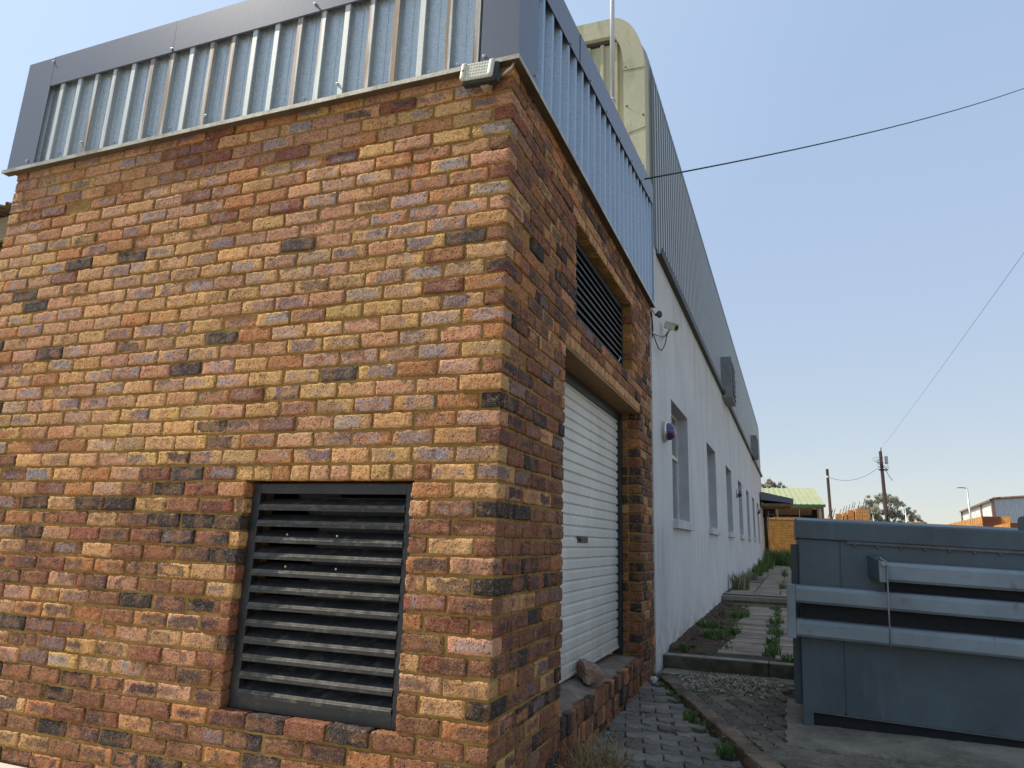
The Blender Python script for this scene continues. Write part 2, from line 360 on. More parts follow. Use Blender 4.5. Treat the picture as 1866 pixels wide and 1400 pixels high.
M['fibro'] = simple('brown_fibre_cement_roof', (.24, .17, .09), .9, 0, .3, 3, 30, .4); M['beige'] = simple('beige_fascia_board', (.34, .26, .15), .85, 0, .2, 3, 30, .2)
M['grass'] = mat_leaf('green_weed', (.07, .125, .035, 1), (.17, .245, .075, 1)); M['dry'] = mat_leaf('dry_straw', (.22, .14, .06, 1), (.36, .26, .13, 1), .15)
M['pale'] = mat_leaf('pale_green_weed', (.16, .17, .09, 1), (.32, .33, .19, 1)); M['litter'] = mat_leaf('dry_leaf_litter', (.20, .17, .115, 1), (.55, .50, .38, 1), .1); M['gum'] = mat_leaf('gum_tree_foliage', (.26, .27, .19, 1), (.50, .49, .36, 1), .45)
M['bark'] = simple('grey_bark', (.22, .19, .16), .9)

# ------------------------------------------------------------------ sun, sky, camera
SUN = Vector((-4.6, -.92, 5.5)).normalized()          # towards the sun
w = bpy.data.worlds.new('World'); scene.world = w; w.use_nodes = True
wt = w.node_tree; wt.nodes.clear()
sky = wt.nodes.new('ShaderNodeTexSky'); sky.sky_type = 'NISHITA'; sky.sun_disc = False
sky.sun_elevation = math.asin(SUN.z); sky.sun_rotation = math.atan2(SUN.x, SUN.y)
sky.altitude = 1500; sky.air_density = 1.15; sky.dust_density = 1.3; sky.ozone_density = 2.0
bg = wt.nodes.new('ShaderNodeBackground'); bg.inputs[1].default_value = .05
wo = wt.nodes.new('ShaderNodeOutputWorld'); wt.links.new(sky.outputs[0], bg.inputs[0])
# pale dry-season haze: whitish at the horizon, blue overhead, brighter on the sun's side
tc = wt.nodes.new('ShaderNodeTexCoord'); sx = wt.nodes.new('ShaderNodeSeparateXYZ'); wt.links.new(tc.outputs['Generated'], sx.inputs[0])
hr = wt.nodes.new('ShaderNodeValToRGB'); wt.links.new(sx.outputs[2], hr.inputs[0]); hr.color_ramp.interpolation = 'B_SPLINE'
els = hr.color_ramp.elements; els[0].position = 0.0; els[0].color = (.53, .49, .44, 1); els[1].position = 1.0; els[1].color = (.30, .43, .62, 1)
for p_, c_ in ((.06, (.49, .485, .46, 1)), (.16, (.43, .48, .525, 1)), (.32, (.395, .485, .615, 1)), (.6, (.37, .475, .655, 1))):
    e_ = els.new(p_); e_.color = c_
dt = wt.nodes.new('ShaderNodeVectorMath'); dt.operation = 'DOT_PRODUCT'; wt.links.new(tc.outputs['Generated'], dt.inputs[0]); dt.inputs[1].default_value = SUN
mr = wt.nodes.new('ShaderNodeMapRange'); wt.links.new(dt.outputs['Value'], mr.inputs[0]); mr.inputs[1].default_value = .25; mr.inputs[2].default_value = 1; mr.inputs[3].default_value = .0; mr.inputs[4].default_value = 1
mxh = wt.nodes.new('ShaderNodeMix'); mxh.data_type = 'RGBA'; wt.links.new(mr.outputs[0], mxh.inputs[0]); wt.links.new(hr.outputs[0], mxh.inputs[6]); mxh.inputs[7].default_value = (.58, .70, .84, 1)
bh = wt.nodes.new('ShaderNodeBackground'); wt.links.new(mxh.outputs[2], bh.inputs[0]); bh.inputs[1].default_value = .98
ad = wt.nodes.new('ShaderNodeAddShader'); wt.links.new(bg.outputs[0], ad.inputs[0]); wt.links.new(bh.outputs[0], ad.inputs[1]); wt.links.new(ad.outputs[0], wo.inputs[0])
sl = bpy.data.lights.new('sun', 'SUN'); sl.energy = 5.0; sl.angle = math.radians(.5); sl.color = (1, .93, .80)
so = bpy.data.objects.new('sun', sl); COL.objects.link(so); so.rotation_euler = SUN.to_track_quat('Z', 'Y').to_euler(); so.location = (-20, -5, 25)

F, RX, RY, RZ = 1265.16728, .23537, .0302, .3614
CAM = Vector((1.21422, -2.95444, 1.28093))
fwd = Vector((-math.sin(RZ) * math.cos(RX), math.cos(RZ) * math.cos(RX), math.sin(RX))); rt = Vector((math.cos(RZ), math.sin(RZ), 0)); up = rt.cross(fwd)
r2 = math.cos(RY) * rt + math.sin(RY) * up; u2 = -math.sin(RY) * rt + math.cos(RY) * up
cd = bpy.data.cameras.new('camera'); cam = bpy.data.objects.new('camera', cd); COL.objects.link(cam); scene.camera = cam
cd.sensor_fit = 'HORIZONTAL'; cd.sensor_width = 36; cd.lens = F * 36 / 1866; cd.shift_x = -16.69 / 1866; cd.shift_y = -20.65 / 1866
cd.clip_start = .05; cd.clip_end = 3000
cam.matrix_world = Matrix(((r2.x, u2.x, -fwd.x, CAM.x), (r2.y, u2.y, -fwd.y, CAM.y), (r2.z, u2.z, -fwd.z, CAM.z), (0, 0, 0, 1)))
scene.view_settings.view_transform = 'Standard'; scene.view_settings.look = 'None'; scene.view_settings.exposure = 0

# ------------------------------------------------------------------ brickwork
MOD, BL, BH, HD, GAP, CRS = .2315, .2187, .0718, .10295, .0128, .085
def zt(k): return (43 - k) * CRS
BR = []     # centre, l axis, d axis (inward), half (l,d,h), palette key
def lay(c, l, d, half, pal, k): BR.append((c, l, d, half, pal, k))

def course(k, total, start, holes, headers, place):
    """lay one course along s; holes cut it, headers are spans filled with header bricks"""
    s = start; segs = []
    while s < total - .03:
        e = min(s + BL, total); segs.append((s, e)); s = e + GAP
    for a, b in holes + [(h[0], h[1]) for h in headers]:
        ns = []
        for p, q in segs:
            if q <= a or p >= b: ns.append((p, q)); continue
            if p < a - .02: ns.append((p, a - (0 if (a, b) in holes else GAP)))
            if q > b + .02: ns.append((b + (0 if (a, b) in holes else GAP), q))
        segs = ns
    for p, q in segs: place(p, q, False)
    for h in headers:
        n = max(1, round((h[1] - h[0] + GAP) / (HD + GAP))); wd = (h[1] - h[0] + GAP) / n - GAP
        for i in range(n): place(h[0] + i * (wd + GAP), h[0] + i * (wd + GAP) + wd, True)

WIN = (.445, 1.43); DOOR = (1.03, 3.40); LOU = (1.25, 3.10); WF, LR = 3.81, 4.06
for k in range(-1, 46):
    zc = zt(k) - BH / 2
    def pf(s0, s1, hd):
        prot = .005 if (k == 38 and s0 > .3 and s1 < 1.55) else 0
        lay((-(s0 + s1) / 2, HD / 2 - prot, zc), (1, 0, 0), (0, 1, 0), ((s1 - s0) / 2, HD / 2, BH / 2), 'head' if hd else 'front', k)
    def pr(s0, s1, hd):
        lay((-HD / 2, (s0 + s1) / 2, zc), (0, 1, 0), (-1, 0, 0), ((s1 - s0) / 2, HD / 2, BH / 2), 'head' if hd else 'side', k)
    course(k, WF, 0 if k % 2 else HD + GAP, [WIN] if 25 <= k <= 37 else [], [(WIN[0], 1.505)] if k == 24 else [], pf)
    rh = []
    if 14 <= k <= 38: rh.append(DOOR)
    if 3 <= k <= 10: rh.append(LOU)
    if k > 38: rh.append((DOOR[0] + .004, DOOR[1]))
    hs = [(DOOR[0], DOOR[1] + .06)] if k == 13 else ([(LOU[0], LOU[1] + .06)] if k == 2 else [])
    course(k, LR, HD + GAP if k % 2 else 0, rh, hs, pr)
    if 14 <= k <= 38:      # inner leaf of the door jambs
        for yj, sg in ((DOOR[1], 1), (DOOR[0], -1)):
            ln = BL if k % 2 else HD
            lay((-HD - GAP - HD / 2, yj + sg * ln / 2, zc), (0, 1, 0), (-1, 0, 0), (ln / 2, HD / 2, BH / 2), 'side', k)
# bricks on end below the door: two courses of narrow faces
for r_, (z_, hz_, n, pr_) in enumerate(((.272, .053, 24, .014), (.158, .053, 24, .008), (.032, .065, 30, .002))):
    wd = (DOOR[1] - DOOR[0]) / n
    for i in range(n):
        y = DOOR[0] + (i + (.5 if r_ != 1 else .8)) * wd
        lay((-.055 + pr_ + random.gauss(0, .003), min(y, DOOR[1] - .03), z_), (0, 1, 0), (-1, 0, 0), (wd / 2 - .005, .055, hz_), 'plinth', 42)

def pal_pick(pal, k):
    u = random.random(); up_ = max(0, min(1, (25.5 - k) / 3 + random.uniform(-.6, .6)))
    T = dict(yel=(.74, .42, .155), tan=(.70, .39, .17), pink=(.66, .34, .185), org=(.56, .24, .09), red=(.29, .10, .055), brn=(.30, .13, .065), gry=(.36, .31, .31), drk=(.055, .04, .036), prp=(.27, .19, .19), dpr=(.105, .06, .055), cha=(.05, .045, .047))
    if pal == 'head':
        a = random.choices(['yel', 'tan', 'pink', 'org'], [4, 3, 2, 1])[0]; return T[a], T[random.choice(['pink', 'org', 'prp'])], .5 * (random.random() < .4)
    if pal == 'front' and random.random() < up_:
        a = random.choices(['yel', 'tan', 'pink', 'org', 'red', 'drk'], [27, 29, 25, 12, 3, 5])[0]
        if k < 7: a = random.choices(['yel', 'tan', 'pink', 'org', 'red'], [18, 16, 30, 26, 8])[0]
        b = random.choices(['prp', 'gry', 'pink', 'org', 'cha', 'yel'], [36, 34, 14, 6, 8, 4])[0]
        if a == 'drk': return (.15, .10, .08), T['cha'], random.uniform(.4, .95)
        return T[a], T[b], (random.random() < .8) * random.uniform(.35, 1)
    if pal == 'front':
        a = random.choices(['yel', 'tan', 'pink', 'org', 'red', 'brn', 'drk'], [5, 9, 9, 14, 11, 36, 18])[0]
        b = random.choices(['dpr', 'prp', 'red', 'cha', 'org', 'brn', 'gry'], [38, 16, 8, 22, 4, 8, 6])[0]
        return T[a], T[b], (random.random() < .85) * random.uniform(.5, 1)
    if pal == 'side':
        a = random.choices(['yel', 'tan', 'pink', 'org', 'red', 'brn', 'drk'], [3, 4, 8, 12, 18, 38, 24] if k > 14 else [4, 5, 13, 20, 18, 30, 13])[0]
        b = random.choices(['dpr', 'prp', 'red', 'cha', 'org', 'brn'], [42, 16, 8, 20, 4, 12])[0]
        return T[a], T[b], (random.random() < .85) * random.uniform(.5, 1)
    a = random.choices(['org', 'red', 'brn', 'drk'], [10, 20, 30, 30])[0]
    return T[a], T[random.choice(['dpr', 'cha', 'red'])], random.uniform(.3, 1)

def brick_mesh(name, parent, core):
    R_ = .006
    def brk(fr): return [(-1, 0), (-1, R_)] + [(f, 0) for f in fr] + [(1, -R_), (1, 0)]
    dims = [brk([-.78, -.56, -.34, -.12, .12, .34, .56, .78]), brk([0]), brk([-.5, 0, .5])]   # l, d, h
    nl, nd, nh = [len(q) for q in dims]
    idx = {}; T = []
    for i in range(nl):
        for j in range(nd):
            for h in range(nh):
                if i in (0, nl - 1) or j in (0, nd - 1) or h in (0, nh - 1): idx[(i, j, h)] = len(T); T.append((i, j, h))
    quads = []
    for i in range(nl - 1):
        for h in range(nh - 1): quads.append([idx[(i, 0, h)], idx[(i + 1, 0, h)], idx[(i + 1, 0, h + 1)], idx[(i, 0, h + 1)]])
    for i in range(nl - 1):
        for j in range(nd - 1):
            quads.append([idx[(i, j, nh - 1)], idx[(i + 1, j, nh - 1)], idx[(i + 1, j + 1, nh - 1)], idx[(i, j + 1, nh - 1)]])
            quads.append([idx[(i, j + 1, 0)], idx[(i + 1, j + 1, 0)], idx[(i + 1, j, 0)], idx[(i, j, 0)]])
    for j in range(nd - 1):
        for h in range(nh - 1):
            quads.append([idx[(0, j + 1, h)], idx[(0, j, h)], idx[(0, j, h + 1)], idx[(0, j + 1, h + 1)]])
            quads.append([idx[(nl - 1, j, h)], idx[(nl - 1, j + 1, h)], idx[(nl - 1, j + 1, h + 1)], idx[(nl - 1, j, h + 1)]])
    T = np.array(T); Q = np.array(quads)
    aa = np.stack([np.array([dims[d][i] for i in T[:, d]]) for d in range(3)], 1)      # V,3,(a,b)
    N = len(BR); V = len(T)
    half = np.array([b[3] for b in BR]); Cn = np.array([b[0] for b in BR]); Lx = np.array([b[1] for b in BR], float); Dx = np.array([b[2] for b in BR], float)
    loc = aa[None, :, :, 0] * half[:, None, :] + aa[None, :, :, 1]
    r = R_ * (0.75 + .5 * rng.random((N, 1, 1)))
    inner = np.clip(loc, -(half[:, None, :] - r), half[:, None, :] - r); dv = loc - inner; ln = np.linalg.norm(dv, axis=2, keepdims=True)
    nrm = dv / np.maximum(ln, 1e-9); pl = inner + nrm * r
    seed = rng.random((N, 1, 3)) * 60
    q = pl + seed
    def fb(q, f): return np.sin(q[..., 0] * f + 1.3 * np.sin(q[..., 2] * f * .8)) * np.cos(q[..., 2] * f * 1.2 + q[..., 1] * f * .6 + np.sin(q[..., 0] * f * .5))
    edge = (ln[..., 0] > 0) & (np.sum(np.abs(dv) > 1e-6, axis=2) > 1)
    amp = np.where(edge, .0042, .0021)
    disp = (fb(q, 60) * .5 + fb(q + 9, 170) * .5 + rng.normal(0, .35, q.shape[:2])) * amp
    pl = pl + nrm * disp[..., None]
    # chipped corners
    cmask = (np.abs(aa[:, 0, 0]) == 1) & (np.abs(aa[:, 2, 0]) == 1)
    chip = (rng.random((N, V)) < .10) & cmask[None, :]
    pl = np.where(chip[..., None], pl - nrm * .006, pl)
    # slight tilt / offset of every brick
    off = rng.normal(0, .0028, (N, 1)); pl[:, :, 1] += off; pl[:, :, 0] += rng.normal(0, .0016, (N, 1)); pl[:, :, 2] += rng.normal(0, .0012, (N, 1)) + rng.normal(0, .006, (N, 1)) * pl[:, :, 0] * 1.6
    up3 = np.array([0, 0, 1.])
    W = Cn[:, None, :] + pl[:, :, 0:1] * Lx[:, None, :] + pl[:, :, 1:2] * Dx[:, None, :] + pl[:, :, 2:3] * up3
    VV = W.reshape(-1, 3); FF = (Q[None] + (np.arange(N) * V)[:, None, None]).reshape(-1, 4)
    flip = np.einsum('ij,ij->i', np.cross(Lx, Dx), np.tile(up3, (N, 1))) < 0
    FF = FF.reshape(N, -1, 4); FF[flip] = FF[flip][:, :, ::-1]; FF = FF.reshape(-1, 4)
    cA = np.ones((N, 4)); cB = np.ones((N, 4)); pm = np.zeros((N, 3))
    for i, b in enumerate(BR):
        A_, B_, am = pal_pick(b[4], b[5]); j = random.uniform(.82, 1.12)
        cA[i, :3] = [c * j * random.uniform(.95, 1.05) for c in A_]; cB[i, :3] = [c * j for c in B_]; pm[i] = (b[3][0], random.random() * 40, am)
    nb = len(VV)
    cv = np.array(core.v); cf = np.array([f for f in core.f if len(f) == 4])
    me = bpy.data.meshes.new(name); allv = np.vstack([VV, cv]); allf = np.vstack([FF, cf + nb])
    me.vertices.add(len(allv)); me.vertices.foreach_set('co', allv.ravel().astype(np.float32))
    me.loops.add(allf.size); me.loops.foreach_set('vertex_index', allf.ravel().astype(np.int32))
    me.polygons.add(len(allf)); me.polygons.foreach_set('loop_start', np.arange(0, allf.size, 4, dtype=np.int32)); me.polygons.foreach_set('loop_total', np.full(len(allf), 4, np.int32))
    mi = np.zeros(len(allf), np.int32); mi[len(FF):] = 1
    me.materials.append(M['brick']); me.materials.append(M['mortar']); me.polygons.foreach_set('material_index', mi)
    sm = np.ones(len(allf), bool); sm[len(FF):] = False; me.polygons.foreach_set('use_smooth', sm)
    pad = len(cv)
    def attr(nm, typ, arr, key, d):
        a = me.attributes.new(nm, typ, 'POINT'); full = np.vstack([np.repeat(arr, V, axis=0) if len(arr) == N else arr, np.zeros((pad, d))]); a.data.foreach_set(key, full.ravel().astype(np.float32))
    attr('colA', 'FLOAT_COLOR', cA, 'color', 4); attr('colB', 'FLOAT_COLOR', cB, 'color', 4); attr('prm', 'FLOAT_VECTOR', pm, 'vector', 3)
    attr('loc', 'FLOAT_VECTOR', loc.reshape(-1, 3), 'vector', 3)
    me.update(calc_edges=True); me.validate()
    o = bpy.data.objects.new(name, me); COL.objects.link(o); o.parent = parent
    return o

bb = empty('brick_building', (0, 0, 0), 'brown and yellow face brick outbuilding with galvanised sheet parapet and white roller door', 'building')
core = MB(); RC = .0085; Z0, Z1 = -.25, 3.742
zw0, zw1 = zt(38) , zt(25) + GAP
G2 = .011     # mortar sits back from the brick ends in the reveals
def fbox(a, b, z0, z1): core.box((-b, RC, z0), (-a, .24, z1))
fbox(RC, WIN[0] - G2, Z0, Z1); fbox(WIN[1] + G2, WF - .006, Z0, Z1); fbox(WIN[0] - G2, WIN[1] + G2, Z0, zw0 - GAP); fbox(WIN[0] - G2, WIN[1] + G2, zw1, Z1)
def rbox(a, b, z0, z1): core.box((-.24, a, z0), (-RC, b, z1))
zd0, zd1 = zt(39), zt(14) + GAP; zl0, zl1 = zt(11), zt(3) + GAP
rbox(.25, DOOR[0] - G2, Z0, Z1); rbox(DOOR[1] + G2, LR - .003, Z0, Z1); rbox(DOOR[0] - G2, DOOR[1] + G2, zd1, zl0 - GAP); rbox(DOOR[0] - G2, LOU[0] - G2, zl0 - GAP, Z1)
rbox(LOU[1] + G2, DOOR[1] + G2, zl0 - GAP, Z1); rbox(LOU[0] - G2, LOU[1] + G2, zl1, Z1); rbox(DOOR[0] - G2, DOOR[1] + G2, Z0, .17); core.box((-.20, DOOR[0] - G2, .17), (-RC - .004, DOOR[1] + G2, .312))
brick_mesh('brick_wall', bb, core)
m = MB(); m.box((-WF + .02, .26, -.2), (-.26, LR, 3.65)); m2 = m  # dark interior behind the louvres
mi = MB(); mi.box((-3.6, .90, 0), (-.9, .92, 3.6)); mi.box((-.60, .9, 2.5), (-.58, 3.9, 3.6)); mi.build('inner_partition', M['dark'], bb)
mb = MB(); mb.box((-WF + .01, .25, Z0), (-WF + .2, LR, 3.7)); mb.box((-WF + .2, LR - .2, Z0), (-.25, LR, 3.7)); mb.build('rear_wall', M['mortar'], bb)
mb = MB(); mb.box((-.245, DOOR[0] + .0, zd1 - .025), (-.003, DOOR[1] - .0, zd1 - .001)); mb.build('lintel_soffit', M['soffit'], bb)
# step in front of the roller door, worn concrete
mb = MB(); ny = 22; nx = 5
V = []; Fq = []
for i in range(ny + 1):
    for j in range(nx + 1):
        x = -.26 + .245 * j / nx; y = DOOR[0] + (DOOR[1] - DOOR[0]) * i / ny
        V.append((x, y, .325 + (1 - j / nx) * (.075 * (1 - i / ny) + .012) + random.uniform(-.004, .004) - (.012 if j == nx else 0) * random.random()))
for i in range(ny):
    for j in range(nx): a = i * (nx + 1) + j; Fq.append((a, a + 1, a + nx + 2, a + nx + 1))
mb.add(V, Fq); mb.build('door_step', simple('worn_step_concrete', (.21, .17, .13), .95, 0, .4, 7, 60, .8, dirt=(.10, .08, .06), bdist=.008), bb, smooth=True)

# roller door: corrugated curtain, guides, bottom bar, handle
rd = empty('roller_door'); rd.parent = bb; rd['label'] = 'white ribbed roller shutter door'
X = -.205; prof = []; z = .412
while z < 2.40:
    prof += [(z, 0), (z + .006, .010), (z + .053, .010), (z + .060, 0), (z + .068, -.004)]; z += .075
V = []; Fq = []
for zz, o_ in prof:
    V += [(X + o_, DOOR[0] + .01, zz), (X + o_, DOOR[1] - .03, zz)]
for i in range(len(prof) - 1): Fq.append((2 * i, 2 * i + 1, 2 * i + 3, 2 * i + 2))
mb = MB(); mb.add(V, Fq); mb.build('curtain', M['shutter'], rd)
mb = MB(); mb.box((X - .02, DOOR[0] + .01, .392), (X + .02, DOOR[1] - .052, .414)); mb.build('bottom_bar', M['shutter'], rd, .003)
for y0, y1 in ((DOOR[0], DOOR[0] + .012), (DOOR[1] - .05, DOOR[1] - .003)):
    mb = MB(); mb.box((X - .04, y0, .337), (X + .045, y1, 2.43)); mb.build('guide_rail', M['blk'], rd, .003)
mb = MB(); mb.box((X - .06, DOOR[0], 2.38), (X + .03, DOOR[1] - .003, 2.452)); mb.build('head_bar', M['blk'], rd, .003)
mb = MB(); mb.box((X + .008, 2.02, 1.268), (X + .016, 2.30, 1.312)); mb.box((X + .014, 2.06, 1.28), (X + .028, 2.11, 1.302)); mb.build('handle', M['blk'], rd, .003)
mb = MB(); mb.obox((X + .03, DOOR[1] - .03, .60), (.03, .012, .012), Matrix.Rotation(.5, 3, 'Z')); mb.build('bolt', M['wplast'], rd, .002)

# louvre windows
def louvre(name, lab, s0, s1, z0, z1, n, depth, plane, frame, tilt, bw, hidden=False):
    """plane 'f': along -x on y; plane 'r': along y on x.  depth is the recess of the frame face"""
    e = empty(name); e.parent = bb; e['label'] = lab
    def P(s, d, z): return (-s, d, z) if plane == 'f' else (-d, s, z)
    def bx(mb, s0, s1, d0, d1, z0, z1): mb.box(P(s0, d0, z0), P(s1, d1, z1))
    mb = MB(); bx(mb, s0, s0 + frame, depth, depth + .05, z0, z1); bx(mb, s1 - frame, s1, depth, depth + .05, z0, z1)
    bx(mb, s0 + frame, s1 - frame, depth, depth + .05, z0, z0 + frame * 1.25); bx(mb, s0 + frame, s1 - frame, depth, depth + .05, z1 - frame, z1)
    mb.build('frame', M['blk'], e, .003)
    mb = MB(); za = z0 + frame * 1.25; zb = z1 - frame; st = (zb - za) / n
    for i in range(n):
        zc = za + (i + .5) * st; prof = [(-bw / 2, -.011), (bw / 2 - .006, .011)]
        a = tilt; ca, sa = math.cos(a), math.sin(a)
        pts = []
        for d, h in ((-bw / 2 + .011, .0), (-bw / 2, -.011), (-bw / 2, -.026), (-bw / 2 + .004, -.026), (-bw / 2 + .004, -.004), (bw / 2, -.004), (bw / 2, 0)):
            # lip at the front edge hangs down, blade rises inwards
            pts.append((depth + .03 + d * ca - 0 * sa, zc + h + (d + bw / 2) * sa - bw * sa / 2))
        V = [P(s0 + frame, d, z) for d, z in pts] + [P(s1 - frame, d, z) for d, z in pts]; k_ = len(pts)
        mb.add(V, [tuple(range(k_)), tuple(range(k_, 2 * k_))] + [(j, (j + 1) % k_, (j + 1) % k_ + k_, j + k_) for j in range(k_)])
        dq = [(depth + .03 + (-bw / 2 + q) * ca - .0006, zc + h + q * sa - bw * sa / 2 + .0006) for q, h in ((.0002, -.0105), (.0108, -.0002))]
        mb.add([P(s0 + frame + .004, *dq[0]), P(s1 - frame - .004, *dq[0]), P(s1 - frame - .004, *dq[1]), P(s0 + frame + .004, *dq[1])], [(0, 1, 2, 3)], 1)
    mb.build('louvre_blades', [M['blade'], M['dust']], e)
    return e
lw = louvre('louvre_window', 'black louvre window low in the sunlit brick wall', WIN[0] + .003, WIN[1] - .003, zw0 + .002, zw1 - GAP - .002, 12, .055, 'f', .052, .46, .088)
for (s, i) in ((.86, 2), (1.16, 2), (.85, 4), (1.15, 4)):
    mb = MB(); z = zw1 - .06 - (i + .72) * .0785; mb.lathe((-s, .034, z), (0, -1, 0), [(.006, 0), (.005, .003), (0, .004)], 8); mb.build('rivet', M['trim'], lw)
mb = MB(); mb.box((-1.06, .185, zw0 + .05), (-.48, .165, zw1 - .08)); mb.prism([(-1.13, zw0 + .5), (-1.06, zw0 + .5), (-.98, zw1 - .06), (-1.05, zw1 - .06)], 1, .181, .184); mb.build('inner_board', simple('dark_grey_board', (.045, .048, .05), .8), lw)
lu = louvre('louvre_window', 'black louvre panel above the roller door', LOU[0] + .003, LOU[1] - .003, zl0 + .002, zl1 - GAP - .002, 10, .085, 'r', .04, .5, .075)
mb = MB(); mb.obox((-.08, 2.93, 2.86), (.004, .09, .008), Matrix.Rotation(.7, 3, 'X')); mb.build('cable_tie', M['wplast'], lu)

# ------------------------------------------------------------------ ribbed sheeting
PITCH = .1715
def rib_profile(length, start=0.0, depth=.037):
    pts = []; u = start - PITCH
    while u < length + PITCH:
        for a, d in ((0, 0), (.048, 0), (.050, .003), (.056, .003), (.058, 0), (.102, 0), (.118, depth), (.152, depth), (.168, 0)):
            pts.append((u + a, d))
        u += PITCH
    out = [(min(max(a, 0), length), d) for a, d in pts if -.05 < a < length + .05]
    return out
def sheet(mb, path, along, org, length, start=0.0, mi=0, topfn=None):
    """path: [(point, outward normal)] from bottom to top; ribs run along path, repeat along 'along'"""
    along = Vector(along); pr = rib_profile(length, start); V = []; Fq = []
    for u, d in pr:
        for j, (p, nn) in enumerate(path):
            q = Vector(org) + Vector(p) + along * u + Vector(nn) * d
            if topfn and j == len(path) - 1: q.z = topfn(u)
            V.append(q)
    k = len(path)
    for i in range(len(pr) - 1):
        for j in range(k - 1): Fq.append((i * k + j, (i + 1) * k + j, (i + 1) * k + j + 1, i * k + j + 1))
    mb.add(V, Fq, mi)

# parapet of the brick building
pe = empty('parapet'); pe.parent = bb; pe['label'] = 'galvanised ribbed sheet parapet with slate blue capping'
capb = lambda y: 4.388 + .1237 * y
capt = lambda y: 4.628 + .122 * y
ZB, ZC0, ZC1 = 3.742, 4.362, 4.60
mb = MB(); sheet(mb, [((0, 0, ZB), (0, -1, 0)), ((0, 0, 4.56), (0, -1, 0))], (1, 0, 0), (-3.80, -.003, 0), 3.79, .03); mb.build('front_sheet', M['galv'], pe, recalc=False)
mb = MB(); sheet(mb, [((0, 0, ZB), (1, 0, 0)), ((0, 0, 4.56), (1, 0, 0))], (0, 1, 0), (.003, .0, 0), 4.05, .05, topfn=lambda u: capt(u) - .05); mb.build('side_sheet', M['galv_side'], pe, recalc=False)
mb = MB(); mb.box((-3.80, .004, 3.745), (-.01, .06, 4.5)); mb.box((-.06, .004, 3.745), (-.004, 4.0, 4.42)); mb.build('backing', M['bindark'], pe)
def capping(name, x0, x1):
    mb = MB(); mb.box((x0, -.049, ZC0), (x1, -.046, ZC1)); mb.box((x0, -.049, ZC1), (x1, .16, ZC1 + .003)); mb.box((x0, -.046, ZC0 - .001), (x1, -.036, ZC0 + .002)); mb.build(name, M['flash'], pe)
capping('capping', -3.594, -2.43); capping('capping', -2.428, -.165)
def capside(y0, y1, x):
    mb = MB(); mb.hexa([(x - .003, y0, capb(y0)), (x, y0, capb(y0)), (x, y1, capb(y1)), (x - .003, y1, capb(y1)), (x - .003, y0, capt(y0)), (x, y0, capt(y0)), (x, y1, capt(y1)), (x - .003, y1, capt(y1))])
    mb.hexa([(-.15, y0, capt(y0)), (x, y0, capt(y0)), (x, y1, capt(y1)), (-.15, y1, capt(y1)), (-.15, y0, capt(y0) + .003), (x, y0, capt(y0) + .003), (x, y1, capt(y1) + .003), (-.15, y1, capt(y1) + .003)])
    mb.build('capping', M['flash'], pe)
capside(.24, 1.12, .047); capside(1.11, 4.03, .051)
mb = MB(); mb.box((-.171, -.045, ZB - .01), (.042, -.042, ZC1 + .01)); mb.box((.042, -.045, ZB - .01), (.045, .246, 4.65)); mb.box((.040, .246, ZB - .01), (.045, .249, 4.65)); mb.build('corner_flashing', M['flash'], pe)
mb = MB(); mb.box((-3.86, -.045, ZB - .01), (-3.584, -.042, ZC1)); mb.box((-3.863, -.045, ZB - .01), (-3.86, .3, ZC1)); mb.box((-3.863, -.045, ZC1 + .001), (-3.584, .16, ZC1 + .004)); mb.box((-3.587, -.049, ZB), (-3.584, -.0455, ZC1)); mb.build('corner_flashing', M['flash'], pe)
mb = MB(); mb.box((-3.90, -.054, 3.712), (.054, -.049, 3.738)); mb.box((.049, -.049, 3.712), (.054, 4.10, 3.738)); mb.build('drip_trim', M['trim'], pe)
mb = MB(); mb.box((-3.90, -.049, 3.716), (.049, .0, 3.720)); mb.box((0, .0, 3.716), (.049, 4.10, 3.720)); mb.build('trim_soffit', simple('brown_stained_soffit', (.10, .07, .04), .9, 0, .3, 6, 60, .2), pe)
mb = MB(); mb.box((-.05, 4.035, ZB), (.05, 4.055, 5.10)); mb.build('end_flashing', M['galv_side'], pe)
scr = MB(); scr.lathe((0, 0, 0), (0, -1, 0), [(.010, 0), (.010, .003), (.006, .004), (.006, .010), (0, .0105)], 8)
scr_o = None
def screw(p, side=False):
    global scr_o
    if scr_o is None:
        scr_o = scr.build('screw', M['chrome'], pe); o = scr_o
    else:
        o = scr_o.copy(); COL.objects.link(o); o.parent = pe
    o.location = p
    if side: o.rotation_euler = (0, 0, PI / 2)
for i, x in enumerate(np.arange(-3.4, -.25, .26)):
    screw((x + random.uniform(-.05, .05), -.004 - (.037 if i % 4 == 1 else 0), 3.80 + random.uniform(-.02, .03)))
for p in ((-.15, -.046, 3.775), (-3.66, -.046, 3.775), (-3.60, -.050, 4.565), (-2.44, -.050, 4.385), (-1.3, -.050, 4.42), (-.6, -.050, 4.40)): screw(p)
for y in np.arange(.4, 4, .5): screw((.048 if y < 1.1 else .052, y, capb(y) + .03), True)
for y in (.22, 1.0, 1.85, 2.7, 3.5): screw((.046 if y < .24 else .005, y, 3.80), True)
mb = MB(); mb.hexa([(-3.75, .07, 4.2), (-.07, .07, 4.2), (-.07, 4.0, 4.68), (-3.75, 4.0, 4.68), (-3.75, .07, 4.24), (-.07, .07, 4.24), (-.07, 4.0, 4.72), (-3.75, 4.0, 4.72)]); mb.build('roof', M['galv'], bb)

